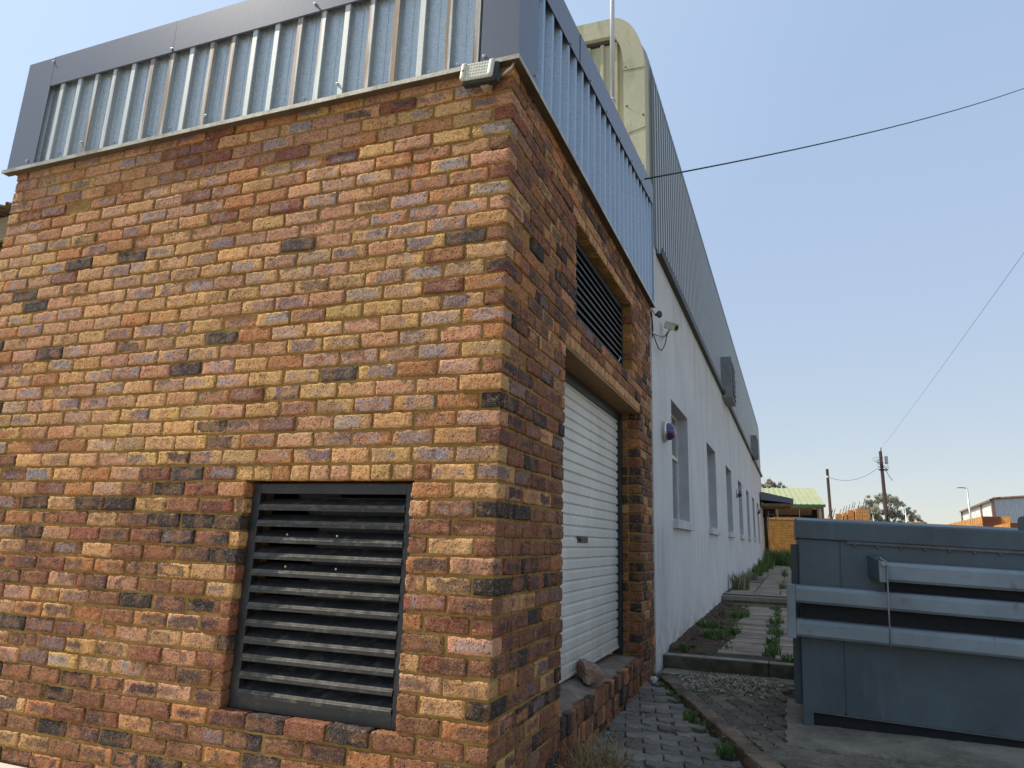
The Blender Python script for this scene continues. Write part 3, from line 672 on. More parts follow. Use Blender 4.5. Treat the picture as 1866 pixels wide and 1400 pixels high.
# ------------------------------------------------------------------ factory building
YAW = .00992
def wx(y, off=0): return -.03 + YAW * y + off
fb = empty('factory_building', (0, 4.06, 0), 'long white plastered factory with grey ribbed cladding above a dark gutter', 'building')
FE = 32.0; ZS, ZH = 1.56, 2.965
WY = [5.28, 9.0, 12.6, 16.15, 19.55, 22.95, 26.35]; WW = 1.42
mb = MB()
def wbox(y0, y1, z0, z1, o0=-.24, o1=0.): mb.hexa([(wx(y0, o0), y0, z0), (wx(y0, o1), y0, z0), (wx(y1, o1), y1, z0), (wx(y1, o0), y1, z0), (wx(y0, o0), y0, z1), (wx(y0, o1), y0, z1), (wx(y1, o1), y1, z1), (wx(y1, o0), y1, z1)])
yy = 4.068
for y in WY: wbox(yy, y, -.2, 4.5); yy = y + WW
wbox(yy, FE, -.2, 4.5)
for y in WY: wbox(y, y + WW, -.2, ZS); wbox(y, y + WW, ZH, 4.5)
bm = None
wo_ = mb.build('plaster_wall', M['white'], fb)
mb = MB(); mb.box((-10, 4.07, -.2), (-.3, 4.3, 5.0)); mb.box((-10, FE - .25, -.2), (wx(FE) - .26, FE - .05, 6.5)); mb.box((-10, 4.3, -.2), (-9.8, FE, 7)); mb.build('rear_wall', M['white'], fb)
for y in WY:
    we = empty('window'); we.parent = fb
    y1 = y + WW; d = -.15
    def yb(mb, ya, yb_, o0, o1, z0, z1): mb.hexa([(wx(ya, o0), ya, z0), (wx(ya, o1), ya, z0), (wx(yb_, o1), yb_, z0), (wx(yb_, o0), yb_, z0), (wx(ya, o0), ya, z1), (wx(ya, o1), ya, z1), (wx(yb_, o1), yb_, z1), (wx(yb_, o0), yb_, z1)])
    mb = MB(); yb(mb, y + .002, y + .006, d, -.004, ZS + .01, ZH - .004); yb(mb, y1 - .006, y1 - .002, d, -.004, ZS + .01, ZH - .004); yb(mb, y + .007, y1 - .007, d, -.004, ZH - .008, ZH - .004); mb.build('reveal', M['reveal'], we)
    mb = MB(); f_ = .035
    for a, b, z0, z1 in ((y + .007, y + .007 + f_, ZS, ZH - .01), (y1 - .007 - f_, y1 - .007, ZS, ZH - .01), (y + .042, y1 - .042, ZS, ZS + f_), (y + .042, y1 - .042, ZH - .045, ZH - .01), (y + .042, y1 - .042, 2.36, 2.41), (y + WW / 2 - .02, y + WW / 2 + .02, ZS + f_, 2.36)):
        yb(mb, a, b, d - .03, d + .012, z0, z1)
    mb.build('frame', M['frame'], we, .003)
    mb = MB(); yb(mb, y + .03, y1 - .03, d - .02, d - .014, ZS + .02, ZH - .03); mb.build('pane', M['glass'], we)
    mb = MB(); yb(mb, y - .02, y1 + .03, -.14, .06, ZS - .105, ZS - .002); mb.build('sill', M['sillm'], we, .006)
# cladding that turns over into the roof with a bullnose
XB, EA, EB, EZ = -.027, .40, .76, 6.65
CO = -.035
path = [((0, 0, 4.55), (1, 0, 0)), ((0, 0, EZ), (1, 0, 0))]
for i in range(1, 9):
    t_ = i / 8 * PI / 2; path.append(((-EA + EA * math.cos(t_), 0, EZ + EB * math.sin(t_)), Vector((math.cos(t_) / EA, 0, math.sin(t_) / EB)).normalized()))
path.append(((-6, 0, 7.85), (.07, 0, 1)))
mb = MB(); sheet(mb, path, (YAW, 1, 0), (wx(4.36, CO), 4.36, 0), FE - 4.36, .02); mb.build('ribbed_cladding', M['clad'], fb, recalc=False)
mb = MB(); mb.hexa([(wx(4.5, -.12), 4.5, 4.56), (wx(4.5, -.06), 4.5, 4.56), (wx(FE - .1, -.06), FE - .1, 4.56), (wx(FE - .1, -.12), FE - .1, 4.56), (wx(4.5, -.12), 4.5, 6.5), (wx(4.5, -.06), 4.5, 6.5), (wx(FE - .1, -.06), FE - .1, 6.5), (wx(FE - .1, -.12), FE - .1, 6.5)]); mb.build('cladding_backing', M['bindark'], fb)
ep = [(wx(FE, CO), 4.5)] + [(wx(FE, CO) + p[0][0], p[0][2]) for p in path[1:]] + [(-6, 4.5)]
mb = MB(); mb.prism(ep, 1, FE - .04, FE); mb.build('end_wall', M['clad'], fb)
# gable face: cream trim band that follows the bullnose, recessed cream sheets
def band(r0, n=10):
    pts = [(XB - r0, 4.9), (XB - r0, 5.90 - .25 * r0)]
    for i in range(n + 1):
        t_ = i / n * PI / 2; pts.append((XB - EA + (EA - r0) * math.cos(t_), EZ + .03 + (EB - r0 * .98) * math.sin(t_)))
    pts.append((-2.5, EZ + .03 + EB - r0 * .98 + .03)); return pts
bo, bi = band(0), band(.25)
te = empty('gable_trim'); te.parent = fb; te.location = (0, 4.09 - 4.06, 0)
def band_part(i0, i1, yo):
    mb = MB(); V = []; Fq = []
    for (x, z), (x2, z2) in zip(bo[i0:i1 + 1], bi[i0:i1 + 1]): V += [(x, yo, z), (x2, yo, z2), (x + .003, 4.40, z), (x2, yo + .06, z2)]
    for i in range(i1 - i0):
        a = 4 * i; b = a + 4; Fq += [(a, a + 1, b + 1, b), (a, b, b + 2, a + 2), (a + 1, a + 3, b + 3, b + 1)]
    mb.add(V, Fq); mb.build('trim_plate', M['cream'], te)
band_part(0, 1, 4.096); band_part(1, 2, 4.090); band_part(2, 12, 4.084); band_part(12, 13, 4.088)
mb = MB(); sheet(mb, [((0, 0, 4.75), (0, -1, 0)), ((0, 0, 7.14), (0, -1, 0))], (1, 0, 0), (-6, 4.18, 0), 5.71, .0); mb.build('gable_sheet', M['cream'], fb, recalc=False)
for p in ((-.25, 6.72), (-.24, 6.2), (-.05, 6.05), (-.06, 5.4)):
    mb = MB(); mb.lathe((p[0], 4.088, p[1]), (0, -1, 0), [(.011, 0), (.011, .004), (.006, .005), (.006, .01), (0, .011)], 8); mb.build('fastener', M['wire'], te)
# gutter
mb = MB(); g0, g1 = 4.42, FE
prof = [(.0, 4.545), (.0, 4.46), (.065, 4.46), (.08, 4.53), (.072, 4.53), (.058, 4.47), (.008, 4.47), (.008, 4.545)]
V = [(wx(g0, o), g0, z) for o, z in prof] + [(wx(g1, o), g1, z) for o, z in prof]; k_ = len(prof)
mb.add(V, [tuple(range(k_)), tuple(range(k_, 2 * k_))] + [(j, (j + 1) % k_, (j + 1) % k_ + k_, j + k_) for j in range(k_)]); mb.build('gutter', simple('dark_brown_gutter', (.018, .015, .013), .5), fb)
for y in np.arange(4.6, 22, 1.9):           # rows of cladding screws
    for z in (4.95, 5.55, 6.15):
        o = scr_o.copy(); COL.objects.link(o); o.parent = fb; o.location = (wx(y, CO + .037), y - 4.06 + random.uniform(-.03, .03) , z); o.rotation_euler = (0, 0, PI / 2)

# ------------------------------------------------------------------ fixtures on the walls
fl = empty('floodlight', (-.155, -.01, 3.655), 'small black floodlight with cream LED lens at the brick corner under the parapet', 'floodlight')
Rt = Matrix.Rotation(math.radians(-7), 3, 'X') @ Matrix.Rotation(math.radians(3), 3, 'Y')
c = Vector((-.150, -.062, 3.648))
mb = MB(); mb.obox(c, (.205, .055, .118), Rt); mb.build('housing', M['blk'], fl, .014)
mb = MB(); mb.obox(c + Rt @ Vector((-.012, -.030, .004)), (.178, .016, .104), Rt); mb.build('lens', M['lens'], fl, .006)
for sx in (-1, 1):
    mb = MB(); mb.obox(c + Rt @ Vector((-.012 + sx * .079, -.036, .004)), (.030, .026, .108), Rt); mb.build('end_cap', M['wplast'], fl, .011)
mb = MB()
for i in range(8):
    for j in range(5): mb.lathe(c + Rt @ Vector((-.012 - .055 + i * .0155, -.0375, -.036 + j * .020)), Rt @ Vector((0, -1, 0)), [(.0055, 0), (.004, .003), (0, .004)], 6)
mb.build('led_array', M['led'], fl, smooth=True)
mb = MB(); mb.lathe(c + Rt @ Vector((-.09, -.049, .004)), Rt @ Vector((0, -1, 0)), [(.009, 0), (.006, .005), (0, .006)], 8); mb.build('sensor', M['trim'], fl)
mb = MB(); mb.lathe((-.135, -.02, 3.602), (0, -1, 0), [(.03, 0), (.03, .035), (.026, .04)], 16); mb.build('wall_bracket', M['beige'], fl, smooth=False)
mb = MB(); mb.tube([(-.05, -.03, 3.648), (-.03, -.035, 3.655), (-.015, -.03, 3.672), (.0, -.025, 3.686), (.012, -.02, 3.715)], .006, 8); mb.build('cable', M['wplast'], fl, smooth=True)
for q in ((-.245, -.002, 3.57), (-.12, -.002, 3.525)):
    pass

def bulkhead(y, z, lab, s=1.0):
    e = empty('wall_light', (wx(y), y, z), lab, 'wall light', 'purple bulkhead lights on the white wall')
    x = wx(y)
    def dome(x0, prof, mat, nm, smooth=True):
        mb = MB(); V = []; Fq = []; n = 20
        for r, t_ in prof: V += [(x0 + t_, y + r * 1.0 * math.cos(2 * PI * k / n), z + r * 1.05 * math.sin(2 * PI * k / n)) for k in range(n)]
        for i in range(len(prof) - 1):
            for k in range(n): Fq.append((i * n + k, i * n + (k + 1) % n, (i + 1) * n + (k + 1) % n, (i + 1) * n + k))
        Fq.append(tuple(range((len(prof) - 1) * n, len(prof) * n))); mb.add(V, Fq); mb.build(nm, mat, e, smooth=smooth)
    dome(x, [(.115, 0), (.115, .012), (.108, .018)], M['trim'], 'back_plate', False)
    dome(x, [(.100, .015), (.106, .020), (.106, .044), (.100, .050), (.08, .05)], M['chrome'], 'bezel')
    dome(x, [(.092, .045), (.091, .075), (.082, .10), (.062, .122), (.035, .134), (.006, .138)], M['purple'], 'dome')
bulkhead(4.68, 2.475, 'purple dome bulkhead light beside the nearest window of the white wall')
bulkhead(15.45, 2.56, 'purple dome bulkhead light halfway along the white wall before the fourth window')
bulkhead(26.0, 2.60, 'purple dome bulkhead light at the far end of the white wall')

def vent(y0, z0, z1, lab):
    e = empty('wall_vent', (wx(y0), y0, z0), lab, 'vent', 'louvred vent boxes on the cladding')
    y1 = y0 + 1.15; o0, o1 = -.03, .22
    mb = MB(); x0, x1 = wx(y0, o0), wx(y0, o1)
    mb.box((x0, y0, z0), (x1, y0 + .05, z1)); mb.box((x0, y1 - .05, z0), (x1, y1, z1)); mb.box((x0, y0 + .05, z1 - .05), (x1, y1 - .05, z1)); mb.box((x0, y0 + .05, z0), (x1, y1 - .05, z0 + .05)); mb.box((x0, y0 + .05, z0 + .05), (x0 + .08, y1 - .05, z1 - .05))
    mb.build('box', simple('grey_vent_sheet', (.22, .23, .235), .55, .2), e, .004)
    mb = MB(); n = 7
    for i in range(n):
        z = z0 + .05 + (i + .5) * (z1 - z0 - .1) / n
        mb.obox((x1 - .02, (y0 + y1) / 2, z), (.11, y1 - y0 - .1, .006), Matrix.Rotation(math.radians(38), 3, 'Y'))
    mb.build('louvre_blades', M['whsteel'], e)
vent(12.35, 4.40, 5.30, 'grey louvred vent box high on the factory cladding, the nearer one')
vent(23.75, 4.46, 5.25, 'grey louvred vent box high on the factory cladding, the farther one')

cam1 = empty('alarm_speaker', (.01, 4.11, 3.64), 'round black speaker under the end of the parapet where brick meets white wall', 'speaker')
mb = MB(); mb.lathe((.045, 4.13, 3.645), (.75, -.55, -.12), [(.012, 0), (.016, .02), (.036, .05), (.040, .062), (.034, .068), (0, .062)], 16); mb.build('horn', M['blk'], cam1, smooth=True)
mb = MB(); mb.tube([(.0, 4.12, 3.72), (.02, 4.11, 3.69), (.045, 4.13, 3.645)], .008, 8); mb.build('bracket', M['trim'], cam1)
mb = MB(); mb.tube([(.01, 4.06, 3.67), (.012, 4.075, 3.60), (.018, 4.08, 3.54), (.012, 4.085, 3.47), (.014, 4.085, 3.38)], .007, 6); mb.tube([(.015, 4.06, 3.66), (.02, 4.09, 3.56), (.022, 4.1, 3.45)], .005, 6); mb.build('cable', M['wire'], cam1, smooth=True)
cc = empty('security_camera', (.02, 4.72, 3.62), 'small white box security camera on the white wall beside the parapet end', 'camera')
d = Vector((.62, -.5, -.35)).normalized(); Z_ = Vector((0, 0, 1)); xx = d; yy_ = Z_.cross(xx).normalized(); zz_ = xx.cross(yy_); MR = Matrix((xx, yy_, zz_)).transposed()
cp = Vector((.13, 4.70, 3.68))
mb = MB(); mb.obox(cp, (.17, .085, .075), MR); mb.build('body', M['wplast'], cc, .012)
mb = MB(); mb.obox(cp + MR @ Vector((.01, 0, .046)), (.19, .10, .010), MR); mb.build('sunshield', M['wplast'], cc, .004)
mb = MB(); mb.lathe(cp + MR @ Vector((.085, 0, 0)), d, [(.028, 0), (.028, .006), (.018, .006), (.012, .002)], 14); mb.build('lens', M['blk'], cc)
mb = MB(); mb.tube([(.015, 4.74, 3.58), (.06, 4.73, 3.59), (.11, 4.71, 3.65)], .013, 8); mb.lathe((.012, 4.74, 3.58), (1, 0, 0), [(.035, 0), (.035, .012), (.02, .018)], 12); mb.build('bracket', M['wplast'], cc)
mb = MB(); pts = [(.014, 4.085, 3.44), (.03, 4.10, 3.40), (.05, 4.25, 3.31), (.06, 4.42, 3.33), (.075, 4.57, 3.44), (.09, 4.66, 3.60)]
mb.tube(pts, .006, 6); mb.tube([(.016, 4.085, 3.43), (.03, 4.3, 3.47), (.06, 4.6, 3.53), (.10, 4.68, 3.62)], .004, 6); mb.build('cable', M['wire'], cc, smooth=True)

vp = empty('vent_pipe', (-.29, 3.55, 4.6), 'thin pale metal pipe standing up from the outbuilding roof in front of the cream gable', 'pipe')
mb = MB(); mb.tube([(-.285, 3.55, 4.55), (-.285, 3.55, 5.93)], .030, 14); mb.build('lower_pipe', M['wmetal'], vp, smooth=True)
mb = MB(); mb.tube([(-.285, 3.55, 5.90), (-.285, 3.55, 8.6)], .026, 14); mb.build('upper_pipe', M['wmetal'], vp, smooth=True)
mb = MB(); mb.tube([(-.285, 3.55, 5.91), (-.285, 3.55, 5.945)], .036, 14); mb.build('collar', M['wmetal'], vp, smooth=True)

# ------------------------------------------------------------------ ground, paving, kerbs
def gz(y):
    if y < 4.45: return -.02
    if y < 10.55: return .165 + (y - 4.45) * .008
    return .40 + min(.1, (y - 10.55) * .006)
mb = MB(); ys = [-250, -60, -20, -8, -3, 0, 2, 4.44, 4.46, 7, 10.54, 10.56, 15, 22, 30, 45, 80, 200, 900]; xs = [-500, -120, -40, -15, -4, 0, 4, 15, 40, 120, 500]
V = [(x, y, gz(y)) for y in ys for x in xs]; n = len(xs)
mb.add(V, [(j * n + i, j * n + i + 1, (j + 1) * n + i + 1, (j + 1) * n + i) for j in range(len(ys) - 1) for i in range(n - 1)]); mb.build('ground', M['ground'], kind='structure', recalc=False)
# sunlit concrete apron in front of the brick wall
mb = MB(); V = []; Fq = []; nx = 60; ny = 10
for i in range(nx + 1):
    for j in range(ny + 1):
        x = -9 + 9.6 * i / nx; y = -.012 - 5.2 * j / ny
        V.append((x, y, .012 + random.uniform(-.004, .004) - (.02 if x > -.2 else 0)))
for i in range(nx):
    for j in range(ny): a = i * (ny + 1) + j; Fq.append((a, a + 1, a + ny + 2, a + ny + 1))
mb.add(V, Fq); mb.build('concrete_apron', M['apron'], kind='structure', smooth=True)

def lane_z(y): return .040 + .018 * (y - 1.85)
K0, K1 = Vector((.06, 3.92, 0)), Vector((.985, 1.55, 0)); KD = (K1 - K0).normalized(); KN = Vector((-KD.y, KD.x, 0))   # KN points to the right-hand paving
def side(p): return (Vector((p[0], p[1], 0)) - K0).dot(KN)

def pavers(name, mat, ang, L_, W_, zig, region, zfn, height, jit, seed, gap=.965):
    """interlocking pavers: zigzag long edges, every stone its own slightly tilted block, all in one paving sheet"""
    R_ = random.Random(seed); ca, sa = math.cos(ang), math.sin(ang); V = []; Fq = []; rn = []
    def zg(s): return zig * (abs(((s / L_) % 1) * 4 % 2 - 1) * 2 - 1)
    for i in range(-60, 60):
        for j in range(-75, 75):
            s0 = i * L_ + (L_ / 2 if j % 2 else 0); t0 = j * W_
            cx, cy = s0 + L_ / 2, t0 + W_ / 2
            X, Y = cx * ca - cy * sa + .6, cx * sa + cy * ca + 2.6
            if not region(X, Y): continue
            out = []
            nS = 5
            for q in range(nS): s = s0 + L_ * q / (nS - 1); out.append((s, t0 + zg(s)))
            for q in range(nS - 1, -1, -1): s = s0 + L_ * q / (nS - 1); out.append((s, t0 + W_ + zg(s)))
            dz = R_.gauss(0, jit); tx, ty = R_.gauss(0, jit * 6), R_.gauss(0, jit * 6); r = R_.random(); rot = R_.gauss(0, .03)
            b = len(V); k_ = len(out)
            for ring, (sc, h) in enumerate(((gap, -.03), (gap, height - .006), (gap - .035, height))):
                for (s, t_) in out:
                    ds, dt = (s - cx) * (sc if ring < 2 else sc), (t_ - cy) * (sc - .03 - (.03 if ring == 2 else 0))
                    ds += R_.uniform(-.0035, .0035); dt += R_.uniform(-.0035, .0035)
                    ds, dt = ds - rot * dt, dt + rot * ds
                    V.append((X + ds * ca - dt * sa, Y + ds * sa + dt * ca, zfn(X, Y) + h + dz + tx * ds + ty * dt))
            for ring in range(2):
                for q in range(k_): a = b + ring * k_; Fq.append((a + q, a + (q + 1) % k_, a + k_ + (q + 1) % k_, a + k_ + q))
            Fq.append(tuple(b + 2 * k_ + q for q in range(k_))); rn += [r] * (3 * k_)
    mb = MB(); mb.add(V, Fq); o = mb.build(name, mat, kind='structure')
    a = o.data.attributes.new('rnd', 'FLOAT', 'POINT'); a.data.foreach_set('value', np.array(rn, np.float32)); return o
mb = MB()      # bed below the pavers
mb.add([(-.01, 4.4, lane_z(4.4) - .005), (4.5, 4.4, .075), (4.5, -1, .065), (1.9, -1.2, .05), (-.01, -1.2, lane_z(-1.2) - .005), (K0.x, K0.y, lane_z(K0.y) - .004), (K1.x, K1.y, lane_z(K1.y) - .003)], [(0, 5, 6, 3, 2, 1), (0, 4, 3, 6, 5)])
mb.build('paving_bed', M['joint'], kind='structure', recalc=False)
pavers('paving_lane', M['paver'], math.radians(12), .225, .1125, .020, lambda x, y: side((x, y)) < -.035 and -1.0 < y < 4.3 and x > -.07, lambda x, y: lane_z(y), .008, .0034, 3)
rz = lambda x, y: .082
pavers('paved_yard', M['paver2'], math.atan2(KD.y, KD.x) + .02, .225, .1125, .010, lambda x, y: side((x, y)) > .13 and -1.0 < y < 4.30 and x < 4.4 and not (x > 1.16 and y > 1.98 and x < 4), rz, .008, .0022, 5)
# brick kerb strip: a row of single bricks between lane and yard
kb = empty('brick_kerb', (K0.x, K0.y, 0), 'narrow kerb of old bricks running diagonally between grey pavers', 'kerb')
Lk = (K1 - K0).length + 1.6; u = 0; V = []; 
mb = MB(); RK = random.Random(4)
while u < Lk:
    ln = RK.uniform(.20, .23); cpt = K0 + KD * (u + ln / 2) + KN * .055
    zt_ = .112 + RK.uniform(-.006, .006); zb = -.1
    Mx = Matrix((KD, KN, Vector((0, 0, 1)))).transposed() @ Matrix.Rotation(RK.gauss(0, .03), 3, 'Z') @ Matrix.Rotation(RK.gauss(0, .02), 3, 'X')
    mb.obox((cpt.x, cpt.y, (zt_ + zb) / 2), (ln - .008, .112, zt_ - zb), Mx); u += ln
mb.build('kerb_brick', simple('worn_kerb_brick', (.17, .115, .08), .95, 0, .6, 5, 60, .9, dirt=(.16, .14, .11), bdist=.01), kb, .010)
mb = MB()
for i in range(30):
    a = K0 + KD * (i * Lk / 30) + KN * .115; b = K0 + KD * ((i + 1) * Lk / 30) + KN * .115; q = KN * (.02 + .025 * RK.random())
    mb.hexa([(a.x, a.y, .02), (b.x, b.y, .02), (b.x + q.x, b.y + q.y, .02), (a.x + q.x, a.y + q.y, .02), (a.x, a.y, .10), (b.x, b.y, .10), (b.x + q.x, b.y + q.y, .086), (a.x + q.x, a.y + q.y, .086)])
mb.build('mortar_haunch', M['concrete'], kb)
# slab under the container, strip before the concrete kerb
def rough_slab(name, x0, x1, y0, y1, z, mat, nx, ny, jit=.003, zdrop=.09):
    mb = MB(); V = []; Fq = []
    for i in range(nx + 1):
        for j in range(ny + 1):
            e_ = i in (0, nx) or j in (0, ny)
            V.append((x0 + (x1 - x0) * i / nx + (random.uniform(-.012, .012) if e_ else 0), y0 + (y1 - y0) * j / ny + (random.uniform(-.012, .012) if e_ else 0), z + random.uniform(-jit, jit)))
    for i in range(nx):
        for j in range(ny): a = i * (ny + 1) + j; Fq.append((a, a + ny + 1, a + ny + 2, a + 1))
    per = [i * (ny + 1) for i in range(nx + 1)] + [nx * (ny + 1) + j for j in range(1, ny + 1)] + [i * (ny + 1) + ny for i in range(nx - 1, -1, -1)] + [j for j in range(ny - 1, 0, -1)]
    b = len(V); V += [(V[p][0], V[p][1], z - zdrop) for p in per]; k_ = len(per)
    for q in range(k_): Fq.append((per[q], b + q, b + (q + 1) % k_, per[(q + 1) % k_]))
    mb.add(V, Fq); return mb.build(name, mat, kind='structure')
rough_slab('container_slab', 1.15, 4.2, 2.02, 3.46, .102, M['concrete'], 50, 20)
rough_slab('concrete_strip', .03, 4.2, 4.14, 4.42, .092, M['concrete'], 40, 4)
rough_slab('mud_patch', 1.02, 2.9, 1.62, 1.97, .092, simple('dried_mud', (.17, .14, .105), .95, 0, .35, 5, 60, .8, dirt=(.09, .075, .055), bdist=.01), 60, 14, .004, .03)
# raised concrete kerb across the side passage, two steps further on
def kerb(name, x0, x1, y0, y1, z0, z1, seg, lab=None):
    e = empty(name, (x0, y0, z0)); tag(e, lab, 'kerb'); u = x0
    while u < x1 - .05:
        v = min(x1, u + seg * random.uniform(.94, 1.06)); mb = MB(); j = random.uniform(-.004, .004)
        mb.box((u + .003, y0 + j, z0), (v - .003, y1 + j, z1 + random.uniform(-.004, .004))); mb.build('kerb_block', M['mossy'], e, .012); u = v
    return e
kerb('concrete_kerb', .017, 4.3, 4.42, 4.56, -.1, .215, 1.0, 'raised mossy concrete kerb across the passage beside the white wall')
kerb('concrete_step', .083, 4.3, 10.55, 10.85, .1, .345, 1.1, 'lower of two concrete steps across the paved passage')
kerb('concrete_step', .088, 4.3, 10.86, 11.2, .1, .432, 1.1, 'upper of two concrete steps across the paved passage')
# soil strip along the wall
mb = MB(); V = []; Fq = []; nx, ny = 16, 90
for i in range(nx + 1):
    for j in range(ny + 1):
        y = 4.57 + 5.96 * j / ny; x0 = wx(y) + .002; x1 = 4.3 if False else .62 + .1 * math.sin(y * 2.1)
        x = x0 + (x1 - x0) * i / nx; q = i / nx
        V.append((x, y, .185 + .010 * (y - 4.5) + .055 * (1 - q) ** 2 * (1 if j > 3 else .2) + random.uniform(-.014, .018) * (1 - .4 * q)))
for i in range(nx):
    for j in range(ny): a = i * (ny + 1) + j; Fq.append((a, a + ny + 1, a + ny + 2, a + 1))
mb.add(V, Fq); mb.build('soil_bed', M['soil'], kind='structure', smooth=True)
mb = MB(); mb.add([(.3, 4.56, .188), (4.3, 4.56, .188), (4.3, 10.55, .245), (.3, 10.55, .245)], [(0, 1, 2, 3)]); mb.add([(.08, 11.2, .415), (4.3, 11.2, .415), (4.5, 33, .515), (.2, 33, .515)], [(0, 1, 2, 3)]); mb.build('passage_bed', M['joint'], kind='structure', recalc=False)
# clods of earth against the wall
mb = MB()
for i in range(130):
    y = 4.9 + 5.6 * random.random(); r = random.uniform(.012, .04); x = wx(y) + .02 + abs(random.gauss(0, .10))
    p = Vector((x, y, .215 + .010 * (y - 4.5))); ic = [(0, 0, 1), (.9, 0, .2), (.2, .9, .3), (-.8, .4, .2), (-.5, -.8, .2), (.5, -.7, .3), (0, 0, -.5)]
    a = random.random() * 6; mb.add([p + Vector((q[0] * math.cos(a) - q[1] * math.sin(a), q[0] * math.sin(a) + q[1] * math.cos(a), q[2] * .8)) * r * random.uniform(.8, 1.2) for q in ic], [(0, 1, 2), (0, 2, 3), (0, 3, 4), (0, 4, 5), (0, 5, 1), (6, 2, 1), (6, 3, 2), (6, 4, 3), (6, 5, 4), (6, 1, 5)])
mb.build('soil_clods', M['soil'], kind='stuff', label='lumps of red brown soil along the foot of the white wall', cat='soil')
# plank pavers
V = []; Fq = []; rn = []; mbp = MB()
def plank(x0, x1, y0, y1, z):
    b = len(mbp.v); j = [random.uniform(-.006, .006) for _ in range(4)]; dz = random.uniform(-.005, .006)
    for h, ins in ((-.03, 0), (.0, 0), (.006, .006)):
        mbp.v += [(x0 + ins + j[0], y0 + ins + j[1], z + h + dz + j[2] * .5), (x1 - ins + j[0], y0 + ins + j[3], z + h + dz), (x1 - ins + j[0], y1 - ins + j[3], z + h + dz), (x0 + ins + j[0], y1 - ins + j[1], z + h + dz + j[2] * .5)]
    for r in range(2):
        for q in range(4): mbp.f.append((b + 4 * r + q, b + 4 * r + (q + 1) % 4, b + 4 * r + 4 + (q + 1) % 4, b + 4 * r + 4 + q))
    mbp.f.append((b + 8, b + 9, b + 10, b + 11)); mbp.m += [0] * 9; rn.extend([random.random()] * 12)
y = 4.93
while y < 10.45:
    z = .196 + .0096 * (y - 4.5); dpt = .225
    xs_ = .52 + .07 * math.sin(y * 2.3) + random.uniform(-.02, .05)
    plank(xs_, xs_ + .44, y, y + dpt - .018, z); plank(1.07 + random.uniform(-.02, .02), 1.51, y - .1, y + dpt - .118, z); plank(1.53, 2.0, y, y + dpt - .018, z)
    if y > 8.8 and False: pass
    y += dpt
y = 11.22
while y < 31.5:
    z = .420 + .0048 * (y - 11.2); dpt = .23
    for x0_ in (.0, .46, .92, 1.40):
        x_ = wx(y) + .07 + x0_
        if x0_ == 0 and random.random() < .35: continue
        plank(x_, x_ + .44, y + (.1 if x0_ in (.46, 1.4) else 0), y + dpt - .016 + (.1 if x0_ in (.46, 1.4) else 0), z)
    y += dpt
o = mbp.build('plank_path', M['plank'], kind='structure'); a = o.data.attributes.new('rnd', 'FLOAT', 'POINT'); a.data.foreach_set('value', np.array(rn, np.float32))

# ------------------------------------------------------------------ steel skip
sk = empty('waste_container', (2.3, 3.1, .1), 'large slate grey steel waste container with three horizontal rails', 'container')
XL, XR, YF, YB = 1.292, 3.35, 2.60, 3.95
mb = MB(); mb.box((XL, YF, .19), (XR, YB, 1.335)); mb.build('body', M['bin'], sk, .006)
mb = MB(); mb.box((XL + .004, YF - .006, .185), (1.558, YF - .0005, 1.33)); mb.build('corner_plate', M['bin'], sk, .002)
mb = MB(); mb.box((1.568, YF - .006, .185), (XR - .02, YF - .0005, 1.33)); mb.build('front_plate', M['bin'], sk, .002)
mb = MB(); mb.box((XL + .02, YF + .03, .05), (XR - .03, YB - .03, .19)); mb.build('base_frame', M['bindark'], sk)
mb = MB(); mb.box((XL, YF, .06), (XL + .07, YF + .07, .19)); mb.build('foot', M['bin'], sk, .004)
mb = MB(); mb.box((XL, YF - .004, .175), (XR, YF + .02, .184)); mb.build('bottom_lip', M['rubber'], sk)
mb = MB()
x0, x1 = XL - .012, XR + .03
poly = [(YF - .028, 1.333), (YF - .028, 1.455), (YF - .016, 1.464), (YF + .30, 1.492), (YB + .03, 1.492), (YB + .03, 1.333)]
mb.prism(poly, 0, x0, x1); mb.build('lid', M['bin'], sk, .006)
mb = MB(); mb.box((1.61, YF - .022, 1.312), (XR, YF - .008, 1.3325)); mb.build('rubber_seal', M['rubber'], sk, .003)
for i in range(12):
    mb = MB(); mb.lathe((1.66 + i * .145, YF - .008, 1.304), (0, -1, 0), [(.011, 0), (.011, .006), (.006, .012)], 8); mb.build('bolt', M['rubber'], sk)
def rail(x0, x1, z0, z1, out):
    y1, y0 = YF - .007, YF - out; h = z1 - z0
    poly = [(y0, z0 + .018), (y0, z1 - .022), (y0 + .022, z1), (y1, z1 + .004), (y1, z0 - .0), (y0 + .015, z0)]
    mb = MB(); mb.prism(poly, 0, x0, x1); return mb.build('rail', M['binlight'], sk, .004)
rail(1.835, XR - .05, 1.078, 1.205, .115); rail(1.262, XR - .05, .892, 1.008, .115); rail(1.262, XR - .05, .668, .783, .115)
mb = MB(); mb.box((1.84, YF - .010, 1.004), (XR - .06, YF - .0075, 1.080)); mb.box((1.295, YF - .010, .782), (XR - .06, YF - .0075, .894)); mb.build('rail_gap_shade', M['bindark'], sk)  # flat near-black panels: the shade between the rails, painted on
mb = MB(); mb.hexa([(1.735, YF - .007, 1.10), (1.790, YF - .15, 1.072), (1.832, YF - .15, 1.072), (1.832, YF - .007, 1.085), (1.735, YF - .007, 1.245), (1.790, YF - .15, 1.214), (1.832, YF - .15, 1.214), (1.832, YF - .007, 1.245)]); mb.build('hinge_block', M['bin'], sk, .004)
mb = MB(); mb.box((1.792, YF - .156, 1.074), (1.836, YF - .1505, 1.212)); mb.build('hinge_plate', M['binlight'], sk, .003)
